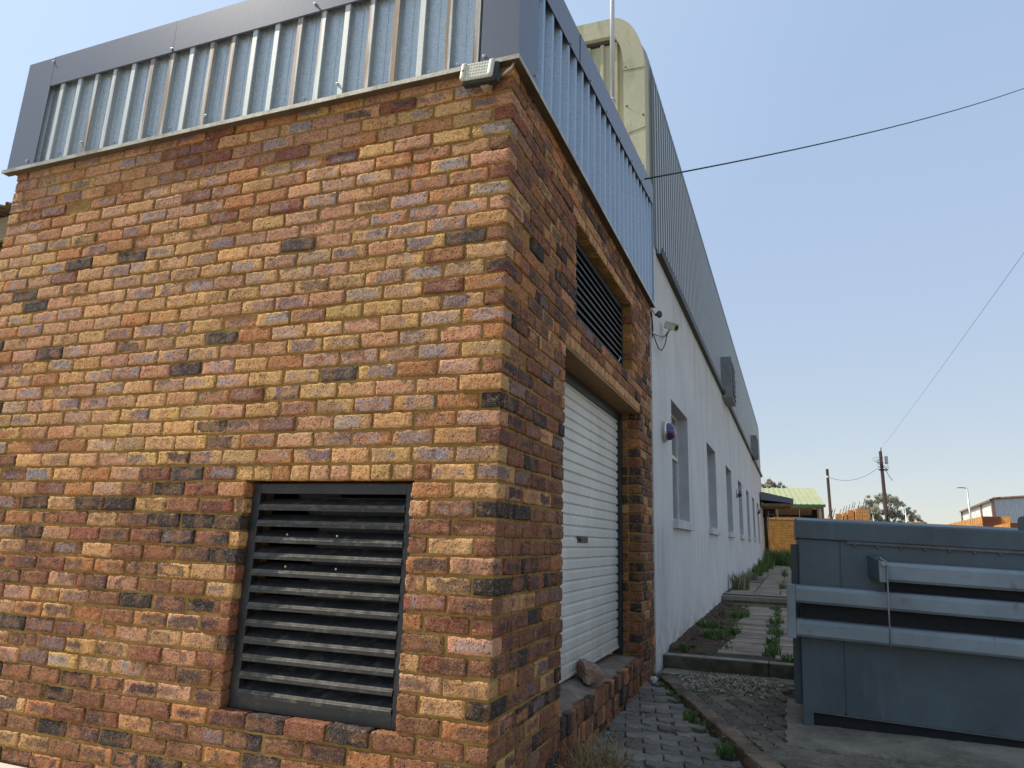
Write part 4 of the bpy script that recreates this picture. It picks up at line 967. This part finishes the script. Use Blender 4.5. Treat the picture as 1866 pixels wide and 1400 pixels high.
mb = MB(); mb.lathe((1.818, YF - .156, 1.192), (0, -1, 0), [(.017, 0), (.017, .012), (.009, .014), (.009, .024)], 10); mb.build('hinge_bolt', M['rodm'], sk)
mb = MB(); mb.tube([(1.795, YF - .15, 1.228), (1.80, YF - .155, 1.236), (1.812, YF - .16, 1.222), (1.836, YF - .165, 1.212), (1.838, YF - .165, 1.15), (1.838, YF - .152, .90), (1.836, YF - .15, .655)], .0055, 8); mb.build('locking_rod', M['rodm'], sk, smooth=True)
mb = MB(); mb.box((1.205, YF - .125, .655), (1.262, YF - .02, 1.012)); mb.build('rail_end_post', M['binlight'], sk, .005)
mb = MB(); mb.box((1.245, YF + .14, .19), (XL, YF + .20, 1.29)); mb.build('side_rib', M['bin'], sk, .004)
mb = MB(); mb.box((1.245, YF + .9, .19), (XL, YF + .96, 1.29)); mb.build('side_rib', M['bin'], sk, .004)
# lifting lug with a hole
mb = MB(); cx, cz, R1, R0 = 2.735, 1.515, .075, .024; n = 24; V = []; Fq = []
outer = []
for k in range(n):
    a = 2 * PI * k / n; dx, dz = math.cos(a), math.sin(a); r = R1
    s_ = min(r / max(abs(dx), 1e-6), (.045 if dz > 0 else .05) / max(abs(dz), 1e-6), r * 1.02 if dz > 0 else 9)
    outer.append((cx + dx * s_, cz + dz * s_))
inner = [(cx + R0 * math.cos(2 * PI * k / n), cz + .003 + R0 * math.sin(2 * PI * k / n)) for k in range(n)]
for yv in (YF + .03, YF + .045):
    V += [(p[0], yv, p[1]) for p in outer] + [(p[0], yv, p[1]) for p in inner]
for k in range(n):
    q = (k + 1) % n; Fq += [(k, q, n + q, n + k), (2 * n + k, 3 * n + k, 3 * n + q, 2 * n + q), (k, 2 * n + k, 2 * n + q, q), (n + k, n + q, 3 * n + q, 3 * n + k)]
mb.add(V, Fq); mb.build('lifting_lug', M['bin'], sk)
sk.rotation_euler = (0, .033, 0); sk.location.z = .082; sk.location.x -= .032

# ------------------------------------------------------------------ small things on the ground
def lump(name, c, size, mat, lab, cat, rot=0, seed=1, n=3):
    bm = bmesh.new(); bmesh.ops.create_cube(bm, size=1); bmesh.ops.subdivide_edges(bm, edges=bm.edges, cuts=n, use_grid_fill=True); R_ = random.Random(seed)
    for v in bm.verts:
        q = v.co.copy(); k = 1 - .10 * (q.length / .87) ** 2
        v.co = Vector((q.x * size[0], q.y * size[1], q.z * size[2])) * k + Vector([R_.gauss(0, .0045) for _ in range(3)])
        if q.x > .2 and q.z < -.1: v.co.x -= .02
    me = bpy.data.meshes.new(name); bm.to_mesh(me); bm.free(); me.materials.append(mat); o = bpy.data.objects.new(name, me); COL.objects.link(o)
    o.location = c; o.rotation_euler = rot if isinstance(rot, tuple) else (0, 0, rot); return tag(o, lab, cat)
lump('broken_brick', (-.088, 1.99, .412), (.135, .25, .10), M['rock'], 'broken brown brick lump lying on the step against the white roller door', 'brick', (.12, .22, .55), 5)
lump('pale_stone', (.045, 3.72, .095), (.05, .075, .045), M['stone'], 'small pale stone at the narrow end of the grey paving lane', 'stone', .6, 9)

def tuft(mb, rn, c, n, h, spread, R_, lean=.6, wid=.006):
    c = Vector(c)
    for i in range(n):
        a = R_.random() * 2 * PI; r = spread * math.sqrt(R_.random()); b = c + Vector((math.cos(a) * r, math.sin(a) * r, 0)); hh = h * R_.uniform(.45, 1.1)
        dr = Vector((math.cos(a + R_.gauss(0, .8)), math.sin(a + R_.gauss(0, .8)), 0)) * lean * hh * R_.random(); s = Vector((-dr.y, dr.x, 0)); s = (s.normalized() if s.length > 1e-5 else Vector((1, 0, 0))) * wid * R_.uniform(.6, 1.3)
        p1 = b + dr * .35 + Vector((0, 0, hh * .6)); p2 = b + dr + Vector((0, 0, hh * R_.uniform(.75, 1)))
        k = len(mb.v); mb.v += [tuple(b - s), tuple(b + s), tuple(p1 + s * .8), tuple(p1 - s * .8), tuple(p2)]; mb.f += [(k, k + 1, k + 2, k + 3), (k + 3, k + 2, k + 4)]; mb.m += [0, 0]; rn += [R_.random()] * 5
def fin(mb, rn, name, mat, lab, cat, kind=None, group=None):
    o = mb.build(name, mat, label=lab, cat=cat, kind=kind, group=group, recalc=False); a = o.data.attributes.new('rnd', 'FLOAT', 'POINT'); a.data.foreach_set('value', np.array(rn, np.float32)); return o
R_ = random.Random(21)
weeds = [((1.03, 5.1, .2), 60, .13, .09, 'tuft of long green grass growing between the nearest plank pavers'),
         ((1.02, 5.8, .21), 40, .10, .08, 'green grass tuft in the joint of the planks behind the nearest tuft'),
         ((1.03, 6.7, .22), 45, .11, .10, 'green grass tuft midway along the joint of the lower plank path'),
         ((1.02, 8.0, .23), 40, .10, .12, 'green grass tuft near the steps in the joint of the lower plank path'),
         ((.38, 6.1, .22), 130, .10, .16, 'low leafy weed in the soil beside the white wall below the second sill'),
         ((.22, 6.9, .24), 120, .09, .15, 'low leafy weed against the white wall in the red soil'),
         ((.16, 4.85, .21), 40, .09, .06, 'small weed just behind the raised concrete kerb'),
         ((.50, 8.6, .24), 90, .10, .16, 'low green weed in the soil strip before the steps'),
         ((.56, 6.6, .22), 60, .09, .10, 'low leafy weed at the edge of the plank pavers'),
         ((1.30, 4.78, .2), 150, .07, .2, 'patch of short grass behind the raised kerb near the container'),
         ((.50, 2.55, .05), 26, .09, .04, 'little green weed at the foot of the brick kerb, the farther one'),
         ((.80, 1.80, .05), 26, .09, .045, 'little green weed at the foot of the brick kerb, the nearer one'),
         ((.32, 12.2, .43), 170, .40, .16, 'tall pale bushy weed against the white wall above the steps'),
         ((.33, 16.2, .44), 110, .26, .16, 'green weed along the wall foot past the pale bushy weed'),
         ((.36, 18.6, .45), 130, .30, .2, 'green weed along the wall foot midway to the far corner'),
         ((.40, 21.5, .46), 170, .36, .25, 'leafy weed at the wall foot toward the far corner'),
         ((.45, 25.0, .48), 200, .5, .3, 'clump of leafy weeds at the far corner of the white wall'),
         ((1.62, 15.5, .44), 420, .8, .26, 'bushy green weed at the path edge behind the container'),
         ((1.72, 20, .45), 240, .5, .3, 'yellowish green weed farther along the path edge'),
         ((1.12, 13.2, .43), 26, .14, .08, 'thin grass in the joint of the upper plank path'),
         ((1.15, 19, .45), 40, .3, .08, 'taller grass in the joint of the upper plank path')]
for c, n, h, sp, lab in weeds:
    mb = MB(); rn = []; tuft(mb, rn, c, n, h, sp, R_, .9 if h < .12 else .6, .011 if h < .12 else .006 + .004 * (c[1] > 12))
    fin(mb, rn, 'weed', M['pale'] if 'pale' in lab else M['grass'], lab, 'weed', group='weeds along the passage')
mb = MB(); rn = []
for i in range(60): tuft(mb, rn, (.35 + 2.6 * R_.random(), 29 + 4.5 * R_.random(), .5), 45, .8, .25, R_, .5, .014)
fin(mb, rn, 'tall_grass', M['grass'], 'tall green grass in front of the yellow brick wall', 'grass', 'stuff')
mb = MB(); rn = []
for i in range(230):
    u_ = R_.random()
    if u_ < .4: y = R_.uniform(4.7, 10.4); x = R_.uniform(wx(y) + .04, .6)
    elif u_ < .65: y = R_.uniform(4.8, 10.4); x = R_.choice([1.02, 1.03, 1.52]) + R_.gauss(0, .03)
    elif u_ < .8: y = R_.uniform(11.3, 28); x = R_.choice([.55, 1.0, 1.46]) + wx(y) + R_.gauss(0, .05)
    else: y = R_.uniform(1.6, 4.2); x = K0.x + KD.x * (K0.y - y) / -KD.y + R_.choice([-.03, .17]) + R_.gauss(0, .015)
    z = (.07 if y < 4.4 else .205 + .0096 * (y - 4.5)) if y < 11 else .425
    tuft(mb, rn, (x, y, z), R_.randint(5, 14), R_.uniform(.02, .055) * (1.6 if y > 11 else 1), R_.uniform(.02, .05), R_, 1.1, R_.uniform(.004, .009))
fin(mb, rn, 'ground_cover', M['grass'], 'sparse tiny weeds sprouting in soil and paving joints along the passage', 'weeds', 'stuff')
# dry clump of twigs by the door jamb
mb = MB(); rn = []
for i in range(420):
    a = R_.random() * 2 * PI; r = .18 * math.sqrt(R_.random()); p = Vector((.13 + r * math.cos(a) * .8, 1.22 + r * math.sin(a) * 1.4, .03))
    d_ = Vector((R_.gauss(0, .6), R_.gauss(0, .6), R_.uniform(.15, 1.2))).normalized(); L_ = R_.uniform(.08, .26); pr_ = p
    s = d_.orthogonal().normalized() * .0022
    for q in range(3):
        d_ = (d_ + Vector((R_.gauss(0, .35), R_.gauss(0, .35), R_.gauss(-.15, .3)))).normalized(); nx_ = pr_ + d_ * L_ / 3; nx_.z = max(nx_.z, .03)
        k = len(mb.v); mb.v += [tuple(pr_ - s), tuple(pr_ + s), tuple(nx_ + s), tuple(nx_ - s)]; mb.f.append((k, k + 1, k + 2, k + 3)); mb.m.append(0); rn += [R_.random()] * 4; pr_ = nx_
fin(mb, rn, 'dry_weed', M['dry'], 'dry straw coloured weed clump at the foot of the brick door jamb', 'weed')
mb = MB(); rn = []
for i in range(1500):
    x = R_.gauss(.72, .22); y = R_.gauss(3.88, .20)
    if side((x, y)) < .14 or y > 4.4 or x > 1.14: continue
    hgt = .05 * math.exp(-((x - .72) / .25) ** 2 - ((y - 3.88) / .22) ** 2); a = R_.random() * 6.28; L_, W_ = R_.uniform(.018, .045), R_.uniform(.004, .009); t1, t2 = R_.gauss(0, .4), R_.gauss(0, .4)
    c = Vector((x, y, .093 + hgt * R_.random() + .006)); u1 = Vector((math.cos(a), math.sin(a), t1)) * L_; u3 = Vector((-math.sin(a), math.cos(a), t2)) * W_
    k = len(mb.v); mb.v += [tuple(c - u1), tuple(c + u3 - Vector((0, 0, .003))), tuple(c + u1), tuple(c - u3)]; mb.f.append((k, k + 1, k + 2, k + 3)); mb.m.append(0); rn += [R_.random()] * 4
for i in range(750):     # scattered bits over lane, soil and path
    x = R_.uniform(.02, 1.6); y = R_.uniform(.8, 10) if R_.random() < .7 else R_.uniform(1, 4.3)
    z = (lane_z(y) + .012 if side((x, y)) < -.04 else (.094 if side((x, y)) > .14 else .12)) if y < 4.4 else .218 + .0096 * (y - 4.5)
    if 4.38 < y < 4.6 or x > 1.1 and y < 3.5: continue
    a = R_.random() * 6.28; L_, W_ = R_.uniform(.008, .022), R_.uniform(.003, .008); c = Vector((x, y, z)); u1 = Vector((math.cos(a), math.sin(a), R_.gauss(0, .2))) * L_; u3 = Vector((-math.sin(a), math.cos(a), R_.gauss(0, .2))) * W_
    k = len(mb.v); mb.v += [tuple(c - u1), tuple(c + u3), tuple(c + u1), tuple(c - u3)]; mb.f.append((k, k + 1, k + 2, k + 3)); mb.m.append(0); rn += [R_.random()] * 4
fin(mb, rn, 'leaf_litter', M['litter'], 'heap of dry grey leaves on the paving before the raised kerb', 'leaves', 'stuff')

# ------------------------------------------------------------------ beyond the passage
dp = empty('downpipe', (.38, 32.1, .5), 'dark downpipe with a thin pale conduit at the far corner of the white wall', 'pipe')
mb = MB(); mb.tube([(.40, 31.9, .5), (.40, 31.9, 3.6)], .085, 10); mb.build('pipe', M['blk'], dp, smooth=True)
mb = MB(); mb.tube([(.53, 31.95, .5), (.53, 31.95, 2.9)], .022, 8); mb.build('conduit', M['trim'], dp, smooth=True)
mb = MB(); mb.box((.36, 32.0, 2.75), (.85, 32.5, 3.15)); mb.build('box', M['blk'], dp, .02)
yw = empty('boundary_wall', (1.6, 36, .5), 'sunlit yellow brick boundary wall behind the tall grass', 'wall')
mb = MB(); mb.box((-.6, 36, .2), (1.8, 36.23, 2.66)); mb.build('wall', M['ybrick'], yw)
mb = MB(); R2 = random.Random(3); x = -.6
while x < 1.8: mb.box((x + .004, 35.985, 2.66), (x + .108, 36.245, 2.745 + R2.uniform(-.004, .004))); x += .116
mb.build('coping', M['stack'], yw, .008)
mb = MB(); mb.box((1.8, 35.95, .2), (2.4, 36.25, 1.35)); mb.build('low_wall', M['ybrick'], yw)
cn = empty('canopy', (.3, 34, 3.1), 'small slate grey lean-to canopy at the far end of the white factory', 'canopy')
mb = MB(); mb.hexa([(.3, 29.2, 3.25), (1.62, 29.2, 3.10), (1.62, 31.8, 3.10), (.3, 31.8, 3.25), (.3, 29.2, 3.60), (1.62, 29.2, 3.30), (1.62, 31.8, 3.30), (.3, 31.8, 3.60)]); mb.build('roof', M['flash'], cn)
mb = MB(); mb.box((.32, 29.25, 2.98), (1.5, 31.7, 3.10)); mb.build('beam', M['browntim'], cn)
hs = empty('green_roof_house', (2, 44, .5), 'house with pale green ribbed roof and shaded veranda beyond the yellow wall', 'house')
mb = MB(); n = 20; xr0, xr1 = -3.0, 3.5
V = []; Fq = []
for i in range(n + 1):
    xe = xr0 + (xr1 - xr0) * i / n; xg = xr0 + (2.95 - xr0) * i / n
    for dx, h in ((-.03, 0), (-.03, .05), (.03, .05), (.03, 0)): V += [(xe + dx, 42, 3.76 + h), (xg + dx, 45.2, 4.97 + h)]
for i in range(len(V) // 2 - 1): Fq.append((2 * i, 2 * i + 2, 2 * i + 3, 2 * i + 1))
mb.add(V, Fq); mb.add([(2.95, 45.2, 4.97), (3.5, 42, 3.76), (3.5, 48.4, 3.76), (-3, 45.2, 4.97), (-3, 48.4, 3.76)], [(0, 1, 2), (0, 2, 4, 3)]); mb.build('roof', M['greenroof'], hs, recalc=False)
mb = MB(); mb.box((xr0, 41.9, 3.62), (3.52, 42.0, 3.78)); mb.build('gutter', M['greentrim'], hs, .01)
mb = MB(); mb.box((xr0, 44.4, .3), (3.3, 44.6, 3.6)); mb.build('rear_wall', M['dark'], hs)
mb = MB(); sheet(mb, [((0, 42.1, 3.58), (0, 0, -1)), ((0, 44.3, 3.25), (0, 0, -1))], (1, 0, 0), (-3, 0, 0), 5.8, .0); mb.build('soffit', simple('tan_soffit_sheet', (.34, .23, .16), .8), hs, recalc=False)
mb = MB(); mb.box((3.05, 42.05, .3), (3.42, 42.4, 3.62)); mb.build('pier', M['rbrick'], hs)
mb = MB(); mb.box((3.14, 42.04, .3), (3.28, 42.05, 3.55)); mb.build('pier_post', M['rodm'], hs)
mb = MB(); mb.box((2.05, 42.1, .3), (2.1, 42.15, 3.62)); mb.box((.8, 42.1, .3), (.88, 42.18, 3.62)); mb.build('post', M['beige'], hs)
mb = MB(); mb.box((.6, 42.2, 3.0), (2.0, 42.24, 3.04)); mb.box((.6, 42.2, 2.85), (2.0, 42.24, 2.88)); mb.build('handrail', M['rodm'], hs)

def pole(x, y, z1, r0, r1, lab):
    e = empty('utility_pole', (x, y, .5), lab, 'pole'); mb = MB()
    mb.tube([(x, y, .3), (x + .02, y, z1 * .5), (x, y, z1)], [r0, (r0 + r1) / 2, r1], 10); mb.build('shaft', M['wood'], e, smooth=True); return e
p1 = pole(4.2, 50, 6.66, .115, .095, 'short bare timber pole to the right of the green roofed house')
mb = MB(); mb.tube([(4.2, 50, 6.05), (4.2, 50, 6.2)], .115, 10); mb.build('band', M['stone'], p1)
p2 = pole(7.62, 50, 7.85, .15, .10, 'tall timber pole with grey box and tangled wires above the far tree')
mb = MB(); mb.tube([(7.64, 50, 7.6), (7.68, 50, 8.05), (7.70, 50, 8.12)], [.05, .03, .015], 6); mb.build('pole_top', M['wood'], p2)
mb = MB(); mb.box((7.84, 49.85, 6.98), (8.03, 50.05, 7.50)); mb.build('junction_box', M['rodm'], p2, .01)
mb = MB(); mb.box((7.40, 49.9, 6.55), (7.98, 49.98, 6.63)); mb.build('crossarm', M['wood'], p2)
mb = MB()
for k in range(5):
    a = R_.random() * 3; mb.tube([(7.66 + .25 * math.sin(a + q * .8) * (1 + .15 * k), 49.85, 6.5 + q * .16 + R_.uniform(-.05, .05)) for q in range(6)], .012, 5)
mb.tube([(7.5, 49.9, 7.05), (7.15, 49.9, 7.2), (7.12, 49.9, 7.32), (7.3, 49.9, 7.42), (7.55, 49.9, 7.42)], .010, 5); mb.tube([(7.85, 49.9, 6.55), (7.98, 49.9, 6.2), (8.2, 49.9, 5.85)], .018, 5)
mb.tube([(7.66, 49.84, 6.6), (7.60, 49.84, 7.0), (7.70, 49.84, 7.4), (7.62, 49.84, 7.8)], .03, 6); mb.build('wire_tangle', M['wire'], p2)
def cable(a, b, sag, r, lab, n=24):
    a, b = Vector(a), Vector(b); mb = MB(); mb.tube([a.lerp(b, i / n) - Vector((0, 0, sag * 4 * (i / n) * (1 - i / n))) for i in range(n + 1)], r, 6)
    return mb.build('overhead_cable', M['wire'] if r > .008 and 'pale' not in lab else M['rodm'], label=lab, cat='cable', smooth=True)
cable((4.3, 50, 6.08), (7.55, 50, 6.85), .52, .012, 'thin sagging cable between the two timber poles')
cable((7.70, 50, 8.05), (6.46, 5.0, 8.14),   .10, .006, 'thin pale line rising from the tall pole out of the picture', 40)
cable((.09, 3.35, 4.82), (9.94, 17.2, 14.25), .30, .0085, 'black cable running from the outbuilding capping across the sky', 40)

def lamp(x, y, z1, arm, lab, r=.055):
    e = empty('street_lamp', (x, y, .5), lab, 'lamp post'); mb = MB(); mb.tube([(x, y, .3), (x, y, z1)], [r * 1.3, r], 8); mb.build('post', M['wmetal'], e, smooth=True)
    if arm:
        mb = MB(); mb.tube([(x, y, z1 - .05), (x - .15, y, z1), (x - .35, y, z1 + .01)], .04, 8); mb.build('arm', M['rodm'], e)
        mb = MB(); mb.box((x - .62, y - .09, z1 - .02), (x - .30, y + .09, z1 + .04)); mb.build('lamp_head', M['rodm'], e, .015)
lamp(13.55, 55, 5.78, True, 'pale street lamp with a short arm in front of the white warehouse')
lamp(11.66, 70, 5.1, False, 'slim pale post in front of the right side of the far tree', .035)
lamp(8.95, 70, 4.45, False, 'short pale post in front of the left side of the far tree', .028)

def stack(x0, x1, y0, y1, z0, z1, lab, rows, grp='pallets of new bricks in the yard beyond'):
    e = empty('brick_stack', ((x0 + x1) / 2, (y0 + y1) / 2, z0), lab, 'brick stack', grp)
    mb = MB(); mb.box((x0 + .015, y0 + .015, z0), (x1 - .015, y1 - .015, z1 - .02)); mb.build('core', M['stackd'], e)
    mb = MB(); nz = rows; hz = (z1 - z0) / nz
    nxx = max(1, round((x1 - x0) / .33)); nyy = max(1, round((y1 - y0) / .33)); RS = random.Random(int(x0 * 100))
    for k in range(nz):
        for i in range(nxx):
            for j in range(nyy):
                if 0 < i < nxx - 1 and 0 < j < nyy - 1 and k < nz - 1: continue
                ax = (x1 - x0) / nxx; ay = (y1 - y0) / nyy; g = .012
                mb.box((x0 + i * ax + g + RS.uniform(-.006, .006), y0 + j * ay + g, z0 + k * hz + .006), (x0 + (i + 1) * ax - g, y0 + (j + 1) * ay - g + RS.uniform(-.006, .006), z0 + (k + 1) * hz - .008))
    mb.build('brick_pack', M['stack'], e)
stack(4.42, 4.78, 48, 49, .5, 3.54, 'short pallet of orange bricks just right of the bare pole', 14)
stack(4.87, 5.10, 48, 49.5, .5, 3.58, 'narrow pallet of orange bricks, second from the bare pole', 14)
stack(5.14, 5.52, 48, 50, .5, 3.78, 'tall pallet of orange bricks, third from the bare pole', 14)
stack(5.56, 6.36, 47.6, 50, .5, 3.85, 'largest pallet of orange bricks left of the far tree', 14)
stack(3.55, 4.2, 49, 50.5, .5, 3.26, 'low pallet of orange bricks beside the green roofed house', 12)
stack(10.5, 11.35, 60, 61, .5, 3.52, 'small distant pallet of orange bricks right of the far tree', 10)
def stack_row(p0, p1, depth, z0, z1, lab):
    """a long row of packs seen along its side"""
    p0, p1 = Vector((*p0, 0)), Vector((*p1, 0)); d_ = (p1 - p0); L_ = d_.length; d_.normalize(); nrm = Vector((-d_.y, d_.x, 0))
    e = empty('brick_stack', (p1.x, p1.y, z0), lab, 'brick stack', 'pallets of new bricks in the yard beyond'); Mx = Matrix((d_, nrm, Vector((0, 0, 1)))).transposed()
    mb = MB(); mb.obox((p0 + d_ * L_ / 2 + nrm * depth / 2) + Vector((0, 0, (z0 + z1) / 2)), (L_ - .04, depth - .04, z1 - z0 - .02), Mx); mb.build('core', M['stackd'], e)
    mb = MB(); u = 0; RS = random.Random(8)
    while u < L_ - .1:
        wd = .225; hh = z1 - z0; nk = max(2, int(hh / .30))
        for k in range(nk):
            for v in range(max(1, math.ceil(depth / .5))):
                mb.obox(p0 + d_ * (u + wd / 2) + nrm * (.25 + .5 * v + RS.uniform(-.012, .012)) + Vector((0, 0, z0 + (k + .5) * hh / nk + RS.uniform(-.004, .004))), (wd - .03, .485, hh / nk - .014), Mx)
        u += wd
    mb.build('brick_pack', M['stack'], e)
stack_row((9.7, 46), (8.62, 30), .66, .5, 2.72, 'long row of orange brick pallets receding before the white warehouse')
stack_row((9.9, 40), (8.66, 26.5), .6, .5, 2.36, 'nearer lower row of orange brick pallets beside the container lug')

# leaning electric fence stays over the brick stacks
fr = random.Random(6); stay = None
for i, (u_, zt_, y) in enumerate([(3.95, 3.75, 50.6), (4.12, 3.98, 50.6), (4.25, 4.02, 50.6), (4.62, 3.95, 50.6), (4.80, 4.15, 50.6), (4.95, 4.2, 50.6), (5.12, 4.3, 50.6), (5.3, 4.45, 50.6), (5.42, 4.42, 50.6), (5.68, 4.5, 50.6), (5.95, 4.75, 50.6), (6.12, 4.62, 50.6)]):
    h = zt_ - .5; sx = .22
    mb = MB(); mb.tube([(u_ - .02, y, .5), (u_ + .02, y, 3.0), (u_ + .02 + (zt_ - 3) * .3, y, zt_)], .018, 6)
    for q in range(4): zz = 3.35 + q * (zt_ - 3.4) / 4; mb.lathe((u_ + .02 + (zz - 3) * .3, y, zz), (1, 0, .2), [(.03, -.03), (.03, .03)], 6)
    mb.build('fence_stay', M['wire'], label='thin dark leaning fence stay standing behind the orange brick pallets', cat='fence stay', group='leaning fence stays behind the brick pallets')

wh = empty('warehouse', (18, 66, .5), 'distant warehouse with white panels and silver ribbed end wall at the right edge', 'warehouse')
A_, B_, D_ = Vector((16.2, 60)), Vector((18.2, 80)), Vector((26, 61.5))
zA, zB = 5.30, 5.35
mb = MB(); mb.add([(A_.x, A_.y, .4), (B_.x, B_.y, .4), (B_.x, B_.y, zB), (A_.x, A_.y, zA)], [(0, 1, 2, 3)]); mb.build('side_panel', M['whwhite'], wh)
mb = MB(); dr = Vector((D_.x - A_.x, D_.y - A_.y, 0)); Ld = dr.length; dr.normalize(); nn = (dr.y, -dr.x, 0); sheet(mb, [((0, 0, .4), nn), ((0, 0, 5.3), nn)], dr, (A_.x, A_.y, 0), Ld, 0, topfn=lambda u: 5.30 + .085 * u); mb.build('end_wall', M['whsteel'], wh, recalc=False)
mb = MB()
for t_ in (.0, .30, .68, 1.0):
    p = A_.lerp(B_, t_); mb.box((p.x - .12, p.y - .1, .4), (p.x + .06, p.y + .1, 5.36))
mb.build('post', M['whtrim'], wh)
mb = MB(); mb.add([(A_.x - .25, A_.y - .3, zA), (B_.x - .25, B_.y, zB), (B_.x + .5, B_.y, zB + .25), (A_.x + .5, A_.y - .3, zA + .18), (A_.x - .25, A_.y - .3, zA - .14), (B_.x - .25, B_.y, zB - .14)], [(0, 1, 2, 3), (4, 5, 1, 0)]); mb.tube([(A_.x, A_.y - .1, 5.36), (D_.x, D_.y - .1, 5.36 + .085 * Ld)], .10, 6); mb.build('roof_edge', M['whtrim'], wh)
mb = MB(); mb.add([(A_.x, A_.y, 5.3), (B_.x, B_.y, 5.35), (B_.x + 10, B_.y, 6.2), (D_.x, D_.y, 5.30 + .085 * Ld)], [(0, 1, 2, 3)]); mb.build('roof', M['whsteel'], wh)

# trees
def tree(name, base, trunk_h, crown, nleaf, lab, mat, seed, lsz=.16):
    T_ = random.Random(seed); e = empty(name, base, lab, 'tree'); b = Vector(base); mb = MB()
    blobs = []
    mb.tube([b, b + Vector((.1, 0, trunk_h * .5)), b + Vector((0, 0, trunk_h))], [.32, .24, .18], 8)
    top = b + Vector((0, 0, trunk_h))
    for (dx, dy, dz, r) in crown:
        c = b + Vector((dx, dy, dz)); blobs.append((c, r)); mid = top.lerp(c, .5) + Vector((T_.gauss(0, .15), T_.gauss(0, .15), -.15)); mb.tube([top - Vector((0, 0, .3)), mid, c], [.12, .08, .03], 6)
        for q in range(4):
            d_ = Vector((T_.gauss(0, 1), T_.gauss(0, 1), T_.gauss(.2, .8))).normalized() * r * .8; mb.tube([c, c + d_], [.03, .008], 4)
    mb.build('trunk', M['bark'], e)
    mb = MB(); rn = []; vol = sum(r ** 2 for c, r in blobs)
    for c, r in blobs:
        subs = [(c + Vector((T_.gauss(0, 1), T_.gauss(0, 1), T_.gauss(0, .75))).normalized() * r * T_.uniform(.45, .95), r * T_.uniform(.22, .42)) for _ in range(14)]
        tone = T_.uniform(-.15, .15)
        for i in range(int(nleaf * r * r / vol)):
            sc, sr = T_.choice(subs); d_ = Vector((T_.gauss(0, 1), T_.gauss(0, 1), T_.gauss(0, 1))).normalized() * sr * T_.random() ** .5; p = sc + d_
            u1 = Vector((T_.gauss(0, 1), T_.gauss(0, 1), T_.gauss(-.5, 1))).normalized() * lsz * T_.uniform(.6, 1.3); u3 = u1.orthogonal().normalized() * lsz * .32
            k = len(mb.v); mb.v += [tuple(p - u1), tuple(p + u3), tuple(p + u1), tuple(p - u3)]; mb.f.append((k, k + 1, k + 2, k + 3)); mb.m.append(0); rn += [min(1, max(0, .45 + tone + .5 * d_.z / sr + T_.gauss(0, .12)))] * 4
    o = mb.build('crown', mat, e, recalc=False); a = o.data.attributes.new('rnd', 'FLOAT', 'POINT'); a.data.foreach_set('value', np.array(rn, np.float32))
tree('gum_tree', (12.6, 90, .5), 3.2, [(-2.1, 0, 5.3, .9), (-1.5, .5, 6.3, .85), (-.4, 0, 6.7, .85), (.5, -.5, 6.5, .8), (1.3, 0, 6.2, .7), (-.9, -.6, 5.0, 1.0), (.2, .4, 5.3, .9), (1.0, 0, 4.7, .8), (2.3, 0, 5.1, .7), (2.9, .4, 4.5, .75), (-.3, 0, 3.9, 1.0), (1.2, .5, 3.6, .8), (-1.6, 0, 3.9, .9), (2.5, 0, 3.6, .7), (3.4, 0, 3.8, .5), (-2.5, .2, 4.3, .5)], 13000, 'broad grey green gum tree behind the tall pole, sky showing through its crown', M['gum'], 3, .13)
tree('small_tree', (.3, 72, .5), 4.6, [(-.5, 0, 6.7, .6), (-.3, .2, 7.1, .4), (.45, 0, 6.7, .55), (1.1, 0, 6.4, .45), (-1.0, 0, 6.6, .5), (.1, 0, 5.9, .7), (.9, 0, 5.7, .6)], 5600, 'small green tree showing above the ridge of the green roof', M['gum'], 9, .12)
mb = MB()
for dx, h in ((-.4, 7.8), (-.1, 7.3), (.2, 7.9), (-.7, 7.1)): mb.tube([(.0 + dx * .3, 68, 4), (dx * .6, 68, 6.2), (dx, 68, h)], [.03, .02, .006], 4)
mb.build('bare_sapling', M['bark'], label='thin bare twigs rising above the small tree behind the green roof', cat='sapling')

# neighbour's shed at the left edge
sh = empty('neighbour_shed', (-8.5, 3, 0), 'brown corrugated shed roof and ribbed wall just past the left end of the brick wall', 'shed')
mb = MB(); sheet(mb, [((0, 2.0, 4.98), (0, -.25, 1)), ((0, 7.5, 6.1), (0, -.25, 1))], (1, 0, 0), (-14, 0, 0), 9.2, .06); mb.build('roof', M['fibro'], sh, recalc=False)
mb = MB(); mb.box((-14, 2.15, 4.62), (-4.9, 2.2, 4.93)); mb.build('fascia_board', M['beige'], sh, .004)
mb = MB(); 
V = []; Fq = []; z = 0; k = 0
prof = []
while z < 4.62: prof += [(2.35, z), (2.31, z + .03), (2.31, z + .06), (2.35, z + .09)]; z += .12
for y, zz in prof: V += [(-14, y, zz), (-4.9, y, zz)]
for i in range(len(prof) - 1): Fq.append((2 * i, 2 * i + 1, 2 * i + 3, 2 * i + 2))
mb.add(V, Fq); mb.build('ribbed_wall', M['fibro'], sh)
